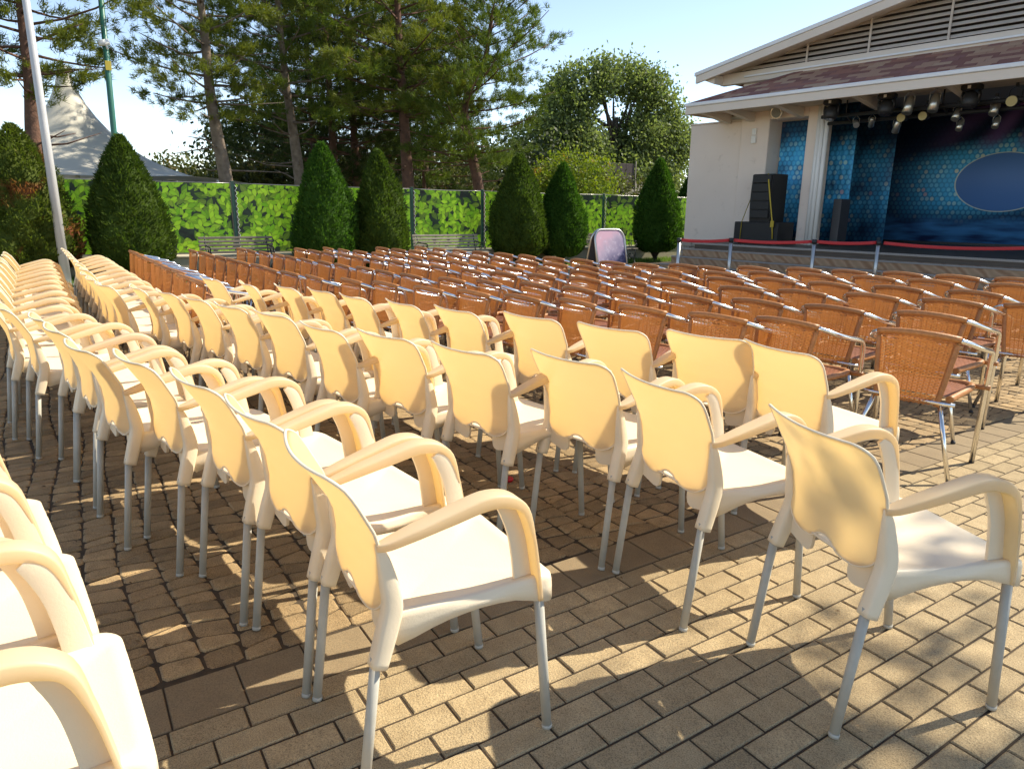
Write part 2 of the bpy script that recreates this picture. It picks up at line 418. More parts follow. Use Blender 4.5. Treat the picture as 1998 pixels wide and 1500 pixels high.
for s_, nm_ in ((1, 'R'), (-1, 'L')):
    pth = smooth_path([(s_ * x, y, z) for x, y, z in ((.208, .062, .668), (.206, .074, .63), (.204, .086, .565), (.204, .092, .505), (.207, .074, .44), (.210, .050, .365))], 4)
    n_ = len(pth)
    W_['post' + nm_] = MB().ribbon(pth, lerp_list([.008, .022, .034, .041, .045, .047], n_), lerp_list([.010, .028, .042, .048, .048, .042], n_), (1, 0, 0), .5).mesh('back_post', M_cream)
    pth = smooth_path([(s_ * x, y, z) for x, y, z in ((.207, .058, .662), (.211, .085, .666), (.214, .150, .683), (.215, .24, .704), (.216, .325, .722), (.217, .385, .715), (.217, .428, .684), (.217, .452, .61), (.216, .466, .54), (.215, .477, .47), (.214, .484, .42))], 4)
    n_ = len(pth)
    W_['arm' + nm_] = MB().ribbon(pth, lerp_list([.018, .036, .047, .052, .055, .056, .056, .054, .050, .047, .040], n_), lerp_list([.016, .021, .027, .033, .036, .033, .022, .010, .009, .009, .012], n_), (1, 0, 0), .36).mesh('armrest', M_cream_arm)
    pth = smooth_path([(s_ * x, y, z) for x, y, z in ((.196, .380, .700), (.196, .404, .668), (.196, .427, .61), (.195, .441, .54), (.194, .451, .47), (.193, .456, .43))], 4)
    n_ = len(pth)
    W_['web' + nm_] = MB().ribbon(pth, lerp_list([.012, .012, .011, .011, .012, .014], n_), lerp_list([.030, .046, .050, .052, .056, .050], n_), (1, 0, 0), .3).mesh('arm_web', M_cream)
    poly = [(s_ * .200, .50), (s_ * .200, .418), (s_ * .115, .398), (s_ * .096, .399), (s_ * .084, .408), (s_ * .079, .425), (s_ * .079, .485)]
    W_['tab' + nm_] = MB().prism(poly, 1, .082, .092).mesh('rear_skirt', M_cream)
    b = MB().tube([(s_ * .2105, .047, .39), (s_ * .212, 0, 0.004)], .0135, 10)
    W_['rleg' + nm_] = b.mesh('leg', M_legmetal)
    b = MB().tube([(s_ * .214, .486, .43), (s_ * .207, .529, 0.004)], .0135, 10)
    W_['fleg' + nm_] = b.mesh('leg', M_legmetal)
    W_['rcap' + nm_] = MB().tube([(s_ * .2119, .002, .012), (s_ * .212, 0, 0)], .0148, 10).mesh('foot_cap', M_legmetal)
    W_['fcap' + nm_] = MB().tube([(s_ * .2073, .5283, .012), (s_ * .207, .529, 0)], .0148, 10).mesh('foot_cap', M_legmetal)
def white_chair(x, y, phi, label, group):
    t = empty('plastic_armchair', (x, y, 0), phi); tag(t, label, 'chair', group)
    b = link('backrest', W_['backrest'], t); link('rim', W_['rim'], b); link('grip_lip', W_['grip_lip'], b)
    link('seat', W_['seat'], t)
    for s_ in 'RL':
        link('back_post', W_['post' + s_], t); a_ = link('armrest', W_['arm' + s_], t); link('arm_web', W_['web' + s_], a_); link('rear_skirt', W_['tab' + s_], t)
        l_ = link('leg', W_['rleg' + s_], t); link('foot_cap', W_['rcap' + s_], l_)
        l_ = link('leg', W_['fleg' + s_], t); link('foot_cap', W_['fcap' + s_], l_)
    return t

# ------------------------------------------------------------------ wicker and aluminium chair
def wicker_back():
    def prof(z): return interp(z, [.40, .5, .62, .74, .77], [.015, .022, .030, .040, .042])
    def hw(z): return interp(z, [.40, .55, .77], [.150, .172, .198])
    def P(u, z, off=0.0):
        x = u * hw(z); return (x, prof(z) + (.020 + .09 * (z - .4)) * u * u + off, z)
    b = MB(); F = []
    nwarp = 13; seg = 26
    rows = []; z = .408
    while z < .752:
        gap = 0.0086
        if abs(z - .722) < .0045 or abs(z - .455) < .0045: gap = .015
        rows.append(z); z += gap
    for i, z in enumerate(rows):
        top = []; bot = []
        for j in range(seg + 1):
            u = -1 + 2 * j / seg; o = .0042 * math.sin(pi * j + (pi / 2) + pi * (i % 2)) * (1 if j % 2 == 0 else .0)
            o = .0035 * (1 if (j // 1 + i) % 2 == 0 else -1)
            top.append(P(u, z + .0034, o)); bot.append(P(u, z - .0034, o))
        nn = seg + 1
        b.add(bot + top, [(j, j + 1, nn + j + 1, nn + j) for j in range(seg)], True)
    for k in range(nwarp):
        u = -1 + 2 * (k + .5) / nwarp
        for d in (-.012, .012):
            L = [P(u + d - .007, z, 0) for z in np.linspace(.40, .757, 12)]; Rr = [P(u + d + .007, z, 0) for z in np.linspace(.40, .757, 12)]
            b.add(L + Rr, [(j, 12 + j, 13 + j, j + 1) for j in range(11)], True)
    m1 = b.mesh('woven_panel', M_wicker)
    e = MB()
    pth = smooth_path([P(-1, .398), P(-1, .5), P(-1, .62), P(-1, .735)], 4); e.ribbon(pth, .028, .020, (1, 0, 0), .9)
    e2 = MB().ribbon(smooth_path([P(1, .398), P(1, .5), P(1, .62), P(1, .735)], 4), .028, .020, (1, 0, 0), .9)
    r_ = MB().tube([(*P(u, .757 + .020 * (1 - u * u))[:2], .757 + .020 * (1 - u * u)) for u in np.linspace(-1.02, 1.02, 17)], .0185, 9)
    return m1, e.mesh('side_wrap', M_wickerroll), e2.mesh('side_wrap', M_wickerroll), r_.mesh('top_wrap', M_wickerroll)
K_ = {}
K_['panel'], K_['sideL'], K_['sideR'], K_['top'] = wicker_back()
def frame_half(s_):
    return [(s_ * x, y, z) for x, y, z in ((.272, .490, .0), (.276, .478, .30), (.280, .466, .58), (.283, .452, .635), (.287, .42, .662), (.289, .36, .676), (.284, .27, .694), (.268, .19, .715), (.240, .13, .737), (.200, .090, .754))]
for s_, nm_ in ((1, 'R'), (-1, 'L')):
    p_ = frame_half(s_); pth = [Vector(p_[0]), Vector(p_[1])] + smooth_path(p_[2:], 4)
    K_['arm' + nm_] = MB().tube(pth, .0140, 10).mesh('arm_tube', M_alu)
    K_['leg' + nm_] = MB().tube([(s_ * .158, .055, .425), (s_ * .275, -.004, 0.004)], .0120, 9).mesh('leg', M_alu)
    K_['capr' + nm_] = MB().tube([(s_ * .2735, -.0033, .014), (s_ * .2754, -.004, 0)], .0138, 9).mesh('foot_cap', M_black)
    K_['capf' + nm_] = MB().tube([(s_ * .272, .490, .014), (s_ * .272, .490, 0)], .0145, 9).mesh('foot_cap', M_black)
    K_['clip' + nm_] = MB().tube([(s_ * .215, .45, .452), (s_ * .262, .468, .452), (s_ * .300, .47, .452)], [.013, .015, .016], 8).mesh('seat_clip', M_wickerroll)
K_['rail'] = MB().tube([(-.235, .045, .418), (-.158, .035, .418), (.158, .035, .418), (.235, .045, .418)], .011, 8).mesh('seat_rail', M_alu)
def wicker_seat():
    b = MB()
    for i in range(30):
        x = -.20 + .40 * (i + .5) / 30
        L = [(x - .0055, y, .455 - .014 * math.sin(pi * (y - .05) / .42) * (1 - (x / .24) ** 2) + .0015 * ((i + j) % 2)) for j, y in enumerate(np.linspace(.05, .47, 15))]
        Rr = [(x + .0055, p[1], p[2]) for p in L]
        b.add(L + Rr, [(j, 15 + j, 16 + j, j + 1) for j in range(14)])
    for j in range(24):
        y = .06 + .40 * (j + .5) / 24
        zc = lambda x: .4535 - .014 * math.sin(pi * (y - .05) / .42) * (1 - (x / .24) ** 2)
        xs = np.linspace(-.205, .205, 9)
        b.add([(x, y - .006, zc(x)) for x in xs] + [(x, y + .006, zc(x)) for x in xs], [(q, q + 1, 10 + q, 9 + q) for q in range(8)])
    e = MB(); pts = smooth_path([(-.205, .045, .445), (-.212, .2, .448), (-.222, .36, .452), (-.212, .445, .455), (-.15, .482, .452), (0, .490, .446), (.15, .482, .452), (.212, .445, .455), (.222, .36, .452), (.212, .2, .448), (.205, .045, .445)], 4)
    e.tube(pts, .0195, 8)
    return b.mesh('woven_seat', M_wickerseat), e.mesh('seat_edge', M_wickerroll)
K_['seat'], K_['edge'] = wicker_seat()
def wicker_chair(x, y, phi, label, group):
    t = empty('wicker_armchair', (x, y, 0), phi); tag(t, label, 'chair', group)
    b = tag(link('backrest', K_['panel'], t), kind='stuff')
    link('top_wrap', K_['top'], b); link('side_wrap', K_['sideL'], b); link('side_wrap', K_['sideR'], b)
    s = tag(link('seat', K_['seat'], t), kind='stuff'); link('seat_edge', K_['edge'], s); link('seat_rail', K_['rail'], t)
    for s_ in 'RL':
        a = link('arm_tube', K_['arm' + s_], t); link('foot_cap', K_['capf' + s_], a); link('seat_clip', K_['clip' + s_], s)
        l_ = link('leg', K_['leg' + s_], t); link('foot_cap', K_['capr' + s_], l_)
    return t

ORD = ['first', 'second', 'third', 'fourth', 'fifth', 'sixth', 'seventh', 'eighth', 'ninth', 'tenth', 'eleventh', 'twelfth', 'thirteenth', 'fourteenth', 'fifteenth', 'sixteenth',
       'seventeenth', 'eighteenth', 'nineteenth', 'twentieth', 'twenty-first', 'twenty-second', 'twenty-third', 'twenty-fourth']
R1 = [(-1.810,0.453,-1),(-2.237,0.383,6.5),(-2.704,0.290,8),(-3.172,0.145,9),(-3.513,-0.014,11),(-4.051,-0.086,9),(-4.475,-0.153,8),(-4.974,-0.312,8)]
R2 = [(-1.299,1.733,-20),(-1.881,1.679,-9),(-2.276,1.525,6.5),(-2.712,1.313,9.5),(-3.167,1.147,11),(-3.521,0.984,7),(-4.055,0.879,11),(-4.468,0.751,10.5),(-4.924,0.641,9),(-5.349,0.543,7),(-5.721,0.422,4),(-5.995,0.212,10)]
R3 = [(-2.069,2.570,-9),(-2.424,2.439,12),(-2.823,2.200,9.5),(-3.313,2.059,8),(-3.740,1.843,4),(-4.137,1.705,1),(-4.553,1.550,3),(-4.975,1.464,3.5),(-5.314,1.322,2.5),(-5.645,1.154,-1),(-6.132,0.945,9)]
W4 = [(-2.133,3.792),(-2.759,3.541),(-3.081,3.301),(-3.568,3.143),(-4.037,2.979),(-4.423,2.759),(-4.841,2.582),(-5.230,2.392),(-5.733,2.237),(-6.104,2.085),(-6.515,1.895)]
W5 = [(-2.469,4.591),(-2.967,4.312),(-3.440,4.129),(-3.841,3.892),(-4.307,3.691),(-4.664,3.478),(-5.095,3.338),(-5.432,3.098),(-5.779,2.894)]
W6 = [(-2.292,5.681),(-2.756,5.448),(-3.244,5.239),(-3.666,4.958),(-4.054,4.695),(-4.534,4.474),(-4.904,4.262),(-5.276,4.011),(-5.705,3.832),(-6.053,3.614),(-6.490,3.519)]
W7 = [(-2.954,6.238),(-3.459,6.001),(-3.931,5.747),(-4.400,5.594),(-4.658,5.211),(-5.033,4.809),(-5.539,4.704),(-5.845,4.468),(-6.289,4.334),(-6.531,4.045)]
W8 = [(-3.049,7.177),(-3.649,6.911),(-4.110,6.730),(-4.504,6.419),(-4.905,6.118),(-5.117,5.667),(-5.581,5.373),(-6.012,5.179),(-6.331,4.900)]
W9 = [(-3.315,7.888),(-3.764,7.641),(-4.231,7.477),(-4.646,7.185),(-5.050,6.946),(-5.446,6.586),(-5.656,6.126),(-6.011,6.051),(-6.282,5.727)]
def ext(xs, ys, step, j=0.016):
    out = []; x = xs[0]
    while x > xs[1] - .01:
        out.append((x + random.uniform(-j, j), np.interp(x, [xs[1], xs[0]], [ys[1], ys[0]]) + random.uniform(-j, j))); x -= step
    return out
R1 += [(x, y, 5) for x, y in ext((-5.45, -10.5), (-0.42, -0.52), .46)]
R2 += [(x, y, 4) for x, y in ext((-6.46, -10.6), (0.185, 0.07), .46)]
W3 = ext((-6.62, -11.2), (0.93, 0.80), .47)
W4 += ext((-7.0, -10.95), (1.80, 1.56), .48)
W5 += ext((-6.25, -11.05), (2.72, 2.20), .47)
W6 += ext((-6.95, -10.65), (3.40, 2.95), .46)
W7 += ext((-7.0, -10.8), (3.98, 3.40), .46)
W8 += ext((-6.78, -10.8), (4.76, 4.10), .46)
W9 += ext((-6.7, -10.8), (5.55, 4.70), .46)
def put(maker, tl, lx, ly, phi, label, group):
    ph = R(phi); c, s = math.cos(ph), math.sin(ph)
    ox, oy = lx * c - ly * s, lx * s + ly * c
    return maker(tl[0] - ox, tl[1] - oy, ph, label, group)
def exact(t, v, yaw):
    w = Vector((v[0], v[1], 0)); t.location = (w.dot(dX), w.dot(dY), 0); t.rotation_euler = (0, 0, YB - R(yaw))
def put_white(tl, phi, label): return put(white_chair, tl, -.226, -.030, phi, label, 'cream plastic armchairs set out in rows')
def put_wicker(tl, phi, label): return put(wicker_chair, tl, -.205, .060, phi, label, 'wicker and aluminium armchairs set out in rows')
for nm_, L in (('first white row behind the wicker', R3), ('middle white row', R2), ('third white row', R1)):
    for i, (x, y, p) in enumerate(L):
        lab = 'cream plastic armchair, %s from the brick aisle, %s' % (ORD[i], nm_)
        if L is R2 and i == 0: lab = 'cream plastic armchair dappled with shade, standing out on the tan brick aisle'
        t = put_white((x, y), p + random.uniform(-1, 1) * (1 if i else 0), lab)
        if L is R1 and i == 0: exact(t, (-.453, 1.566), 60.0)
        if L is R2 and i < 3: exact(t, ((.850, 1.833), (.509, 2.310), (.229, 2.690))[i], (77.2, 65.3, 49.7)[i])
for i, (cx, yf) in enumerate(((-1.372, 0.03), (-1.83, -0.04), (-2.285, -0.11))):
    white_chair(cx, yf - .535, R(3 + i * 2), 'cream plastic armchair, %s from the tan bricks in the rearmost white row' % ORD[i], 'cream plastic armchairs set out in rows')
for i, (x, y) in enumerate(W3):
    put_wicker((x, y), 5 + random.uniform(-2, 2), 'wicker armchair, %s after the white chairs in the row shared with them' % ORD[i])
for nm_, L, ph in (('first', W4, 4), ('second', W5, 4), ('third', W6, 4), ('fourth', W7, 4), ('fifth', W8, 4), ('sixth', W9, 4)):
    for i, (x, y) in enumerate(L):
        p = ph + random.uniform(-4, 4)
        if L is W4 and i == 0: p = 12
        if L is W6 and i == 0: p = 20
        row = 'wicker row nearest the white chairs' if L is W4 else 'wicker row nearest the stage' if L is W9 else '%s all-wicker row' % nm_
        put_wicker((x, y), p, 'brown wicker armchair, %s from the brick aisle, %s' % (ORD[i], row))

# ------------------------------------------------------------------ stage building
FX, FY, FR = -9.118, 13.468, R(6.745)
M_stucco = pbr('pale_pink_stucco', (0.82, 0.71, 0.62), 0.9, col2=(0.78, 0.67, 0.58), nscale=1.3, bump=0.003, bscale=120, wear=(0.66, 0.56, 0.48), wthr=.60)
M_fascia = pbr('cream_painted_board', (0.74, 0.665, 0.58), 0.7, col2=(0.70, 0.625, 0.54), nscale=2)
M_flash = pbr('white_metal_flashing', (0.80, 0.82, 0.84), 0.45, col2=(0.74, 0.76, 0.78), nscale=3)
M_whitepaint = pbr('white_painted_metal', (0.80, 0.79, 0.76), 0.4)
M_soffit = pbr('soffit_board', (0.62, 0.52, 0.40), 0.8, col2=(0.57, 0.48, 0.36), nscale=3)
M_slat = pbr('weathered_louvre', (0.62, 0.56, 0.50), 0.75, col2=(0.54, 0.48, 0.42), nscale=7, obr=0.08)
M_dark = pbr('dark_void', (0.035, 0.03, 0.028), 0.9)
M_shingle = None
def shingle_mat():
    t = NT('variegated_shingle'); oi = t.n('ObjectInfo').outputs['Random']; gi = t.n('NewGeometry').outputs['Random Per Island']
    rnd = t.math('FRACT', t.math('ADD', oi, t.math('MULTIPLY', gi, 5.17)))
    col = t.ramp(rnd, [(0.0, (0.27, 0.115, 0.085)), (0.3, (0.39, 0.175, 0.12)), (0.5, (0.50, 0.295, 0.19)), (0.7, (0.31, 0.145, 0.12)), (0.88, (0.56, 0.37, 0.24))])
    t.t.nodes[-1].color_ramp.interpolation = 'CONSTANT'
    nz = t.noise(t.n('TexCoord').outputs['Object'], 90, 4)
    col = t.mix(t.math('MULTIPLY', nz, 0.6), col, c3((0.12, 0.06, 0.055)))
    return t.done(t.n('BsdfPrincipled', {'Base Color': col, 'Roughness': 0.95}).outputs[0])
M_shingle = shingle_mat()
M_stone = pbr('ledge_stone', (0.46, 0.40, 0.33), 0.9, col2=(0.36, 0.30, 0.24), nscale=6, bump=0.008, bscale=30, obr=0.16)
def riser_mat():
    t = NT('veined_stone_step'); v = t.n('TexCoord').outputs['Object']
    w = t.n('TexWave', {'Vector': t.n('Mapping', {'Vector': v, 'Rotation': (0, R(50), 0)}).outputs[0], 'Scale': 1.6, 'Distortion': 5.0, 'Detail': 4.0}).outputs['Fac']
    col = t.ramp(w, [(0.0, (0.30, 0.18, 0.105)), (0.5, (0.46, 0.31, 0.20)), (1.0, (0.37, 0.25, 0.155))])
    return t.done(t.n('BsdfPrincipled', {'Base Color': col, 'Roughness': 0.95, 'Specular IOR Level': .2}).outputs[0])
M_riser = riser_mat()
M_nosing = pbr('grey_nosing', (0.34, 0.31, 0.28), 0.8, spec=.2)
M_stagefloor = pbr('dark_stage_floor', (0.10, 0.075, 0.055), 0.55, col2=(0.075, 0.056, 0.042), nscale=3)

bld = empty('stage_building', (FX, FY, 0), FR)
tag(bld, 'pale open-air stage building with shingled eave, louvred gable and wide front steps', 'building')
def bp(name, b, m, parent=None): return link(name, b.mesh(name, m), parent or bld)
bp('wing_wall', MB().cbox(-3.42, -2.02, 0.02, 0.24, 0.66, 3.33, 0.012), M_stucco)
bp('wing_coping', MB().cbox(-3.44, -2.02, 0.0, 0.26, 3.333, 3.365, 0.008), M_fascia)
# plinth of rough stones
bp('plinth_core', MB().box(-3.40, -1.9, 0.05, 0.30, 0.0, 0.66), M_joint)
z = 0.0
while z < 0.64:
    h = random.uniform(0.085, 0.15); h = min(h, 0.66 - z); x = -3.45
    if 0.66 - z - h < 0.06: h = 0.66 - z
    while x < -1.95:
        w = random.uniform(0.16, 0.38); d = random.uniform(0, 0.035)
        bp('stone', MB().cbox(x + .004, x + w - .004, -0.03 - d, 0.08, z + .004, z + h - .004, 0.012), M_stone); x += w
    z += h
bp('pier', MB().cbox(-2.02, -1.33, -0.04, 0.5, 0.70, 3.62, 0.015), M_stucco)
bp('pier', MB().cbox(-0.46, -0.20, -0.04, 0.5, 0.70, 3.62, 0.015), M_stucco)
bp('lintel', MB().box(-1.33, -0.46, -0.035, 0.5, 3.30, 3.62), M_stucco)
bp('niche_back', MB().box(-1.33, -0.46, 0.46, 0.5, 0.70, 3.30), M_stucco)
bp('side_wall', MB().box(-2.05, -1.80, 0.5, 6.2, 0.0, 3.62), M_stucco)
bp('back_wall', MB().box(-2.05, 11.0, 6.2, 6.45, 0.0, 5.2), M_stucco)
bp('end_wall', MB().box(10.8, 11.0, 0.0, 6.2, 0.0, 3.62), M_stucco)
for i, x in enumerate((-0.17, -0.085, 0.0)):
    bp('column_pipe', MB().tube([(x - .02, -0.10 + abs(i - 1) * .03, 0.70), (x - .02, -0.10 + abs(i - 1) * .03, 3.56)], 0.045, 14), M_whitepaint)
bp('stage_ceiling', MB().box(-2.0, 10.8, 0.05, 6.2, 3.66, 3.72), pbr('grey_ceiling', (.30, .28, .26), .9))
bp('stage_floor', MB().box(-2.0, 10.9, -1.45, 6.2, 0.58, 0.700), M_stagefloor)
bp('stage_edge_nosing', MB().cbox(-2.05, 10.9, -1.475, -1.44, 0.665, 0.706, 0.006), M_nosing)
for k in range(4):
    y0 = -1.45 - 0.34 * k; zt = 0.585 - 0.147 * k
    s = bp('step', MB().box(-2.05 - 0.03 * k, 10.9, y0 - 0.34 if k < 4 else y0, y0 - 0.0, 0.0, zt - 0.004), M_riser)
    bp('step_nosing', MB().cbox(-2.06 - 0.03 * k, 10.9, y0 - 0.352, y0 - 0.29, zt - 0.024, zt + 0.002, 0.005), M_nosing, s)
bp('riser_face', MB().box(-2.05, 10.9, -1.449, -1.40, 0.0, 0.58), M_riser)
# lower roof
EZ, EY, UX0, UX1 = 3.60, -1.20, -2.64, 11.2
RT_Z, RT_Y, RT_X0 = 4.20, 0.02, -2.11 + 1.55
bp('roof_deck', MB().add([(UX0, EY, EZ), (UX1, EY, EZ), (UX1, RT_Y, RT_Z), (RT_X0, RT_Y, RT_Z), (UX0, EY, EZ - .1), (UX1, EY, EZ - .1), (UX1, RT_Y, RT_Z - .1), (RT_X0, RT_Y, RT_Z - .1)],
   [(0, 1, 2, 3), (7, 6, 5, 4), (0, 4, 5, 1), (2, 6, 7, 3), (1, 5, 6, 2), (3, 7, 4, 0)]), M_dark)
bp('hip_deck', MB().add([(UX0, EY, EZ), (RT_X0, RT_Y, RT_Z), (RT_X0, 3.0, RT_Z), (UX0, 3.0, EZ), (UX0, EY, EZ - .1), (RT_X0, RT_Y, RT_Z - .1), (RT_X0, 3.0, RT_Z - .1), (UX0, 3.0, EZ - .1)],
   [(0, 1, 2, 3), (7, 6, 5, 4), (0, 4, 5, 1), (1, 5, 6, 2), (2, 6, 7, 3), (3, 7, 4, 0)]), M_shingle)
sl = math.atan2(RT_Z - EZ, RT_Y - EY); L_ = math.hypot(RT_Z - EZ, RT_Y - EY)
shm = MB().cbox(-.145, .145, 0, .16, 0.0, .009, .003).mesh('shingle', M_shingle)
ncourse = 10; nsh = 0; sv = []; sf_ = []
for k in range(ncourse):
    t0 = (k) / ncourse; yy = EY + (RT_Y - EY) * t0; zz = EZ + (RT_Z - EZ) * t0
    xl = UX0 + (RT_X0 - UX0) * (t0 + .06)
    x = xl + 0.15 + (0.145 if k % 2 else 0) * 1.0
    while x < UX1 - .15:
        vis = x < 5.6
        if vis and nsh < 296:
            o = link('shingle', shm, bld, (x, yy, zz + .004)); o.rotation_euler = (sl + 0.045, 0, random.uniform(-.006, .006)); nsh += 1
        else:
            o_ = len(sv); cs, sn = math.cos(sl + .045), math.sin(sl + .045)
            for (a, b_) in ((-.143, 0), (.143, 0), (.143, .16), (-.143, .16)): sv.append((x + a, yy + b_ * cs, zz + .012 + b_ * sn))
            sf_.append((o_, o_ + 1, o_ + 2, o_ + 3))
        x += 0.294
tag(link('shingles_beyond', fast_mesh('shingles_beyond', sv, sf_, M_shingle), bld), kind='stuff')
# hip cap strip
bp('hip_cap', MB().ribbon([(UX0, EY - .01, EZ + .015), (RT_X0, RT_Y, RT_Z + .02)], .12, .02), M_shingle)
bp('fascia', MB().cbox(UX0 - .02, UX1, EY - .045, EY - .005, 3.40, 3.555, .006), M_fascia)
bp('gutter_flashing', MB().cbox(UX0 - .03, UX1, EY - .075, EY - .004, 3.558, 3.628, .01), M_flash)
bp('fascia', MB().cbox(UX0 - .02, UX0 + .02, EY - .004, 3.0, 3.40, 3.555, .006), M_fascia)
bp('gutter_flashing', MB().cbox(UX0 - .05, UX0 + .015, EY - .003, 3.0, 3.558, 3.628, .01), M_flash)
bp('soffit', MB().box(UX0 + .03, UX1, EY, 0.0, 3.475, 3.49), M_soffit)
for x in (-2.35, -1.75, -0.62, 0.95, 2.5, 4.05, 5.6):
    bp('eave_beam', MB().prism([(EY + .12, 3.42), (-.045, 3.28), (-.045, 3.472), (EY + .12, 3.472)], 0, x - .06, x + .06), M_fascia)
bp('hip_soffit', MB().box(UX0 + .03, -2.06, 0.3, 3.0, 3.475, 3.49), M_soffit)
# upper wall and gable
bp('upper_wall', MB().box(-2.1, 10.9, 0.04, 0.30, 3.63, 4.10), M_stucco)
bp('upper_coping', MB().cbox(-2.13, 10.9, -0.02, 0.06, 4.185, 4.235, .006), M_flash)
AX, AZ = 4.3, 5.72; GX0, GZ0 = -2.97, 4.30
def rake_z(x): return GZ0 + (AZ - GZ0) * (1 - abs(x - AX) / (AX - GX0))
bp('gable_beam', MB().cbox(-2.62, 11.2, -0.10, 0.05, 4.105, 4.335, .008), M_fascia)
bp('gable_beam_flashing', MB().cbox(-2.0, 11.2, -0.14, -0.102, 4.205, 4.24, .004), M_flash)
for sgn in (0, 1):
    xa, xb = (GX0, AX) if sgn == 0 else (AX, 2 * AX - GX0)
    bp('rake_board', MB().prism([(xa, rake_z(xa) - .15), (xb, rake_z(xb) - .15), (xb, rake_z(xb)), (xa, rake_z(xa))], 1, -.54, -.48), M_fascia)
    bp('rake_flashing', MB().prism([(xa - .03 * (1 - sgn), rake_z(xa) + .002), (xb, rake_z(xb) + .002), (xb, rake_z(xb) + .075), (xa - .03 * (1 - sgn), rake_z(xa) + .075)], 1, -.56, -.44), M_flash)
    bp('upper_roof', MB().prism([(xa, rake_z(xa) - .02), (xb, rake_z(xb) - .02), (xb, rake_z(xb) + .06), (xa, rake_z(xa) + .06)], 1, -.44, 6.6), M_shingle)
    bp('rake_soffit', MB().prism([(xa + .05, rake_z(xa + .05) - .06), (xb, rake_z(xb) - .06), (xb, rake_z(xb) - .03), (xa + .05, rake_z(xa + .05) - .03)], 1, -.455, .1), M_fascia)
bp('gable_return', MB().prism([(-2.80, 4.20), (-2.55, 4.10), (-2.55, 4.30), (-2.80, 4.30)], 1, -.42, .05), M_fascia)
bp('gable_backing', MB().prism([(-2.55, 4.33), (2 * AX + 2.55, 4.33), (AX, AZ - .03)], 1, .10, .14), M_dark)
z = 4.385
while z < AZ - .12:
    xl = GX0 + (z + .07 - GZ0) / (AZ - GZ0) * (AX - GX0) + .05
    xr = 2 * AX - xl
    if xl < AX - .1:
        bp('louvre_slat', MB().prism([(-.050, z - .018), (-.044, z - .024), (.028, z + .040), (.022, z + .046)], 0, max(xl, -2.6), xr), M_slat)
    z += .098
for x in (-.62, .62, 2.0, 3.4, 4.8, 6.2):
    bp('louvre_post', MB().box(x - .018, x + .018, -.075, -.055, 4.336, rake_z(x) - .07), M_slat)

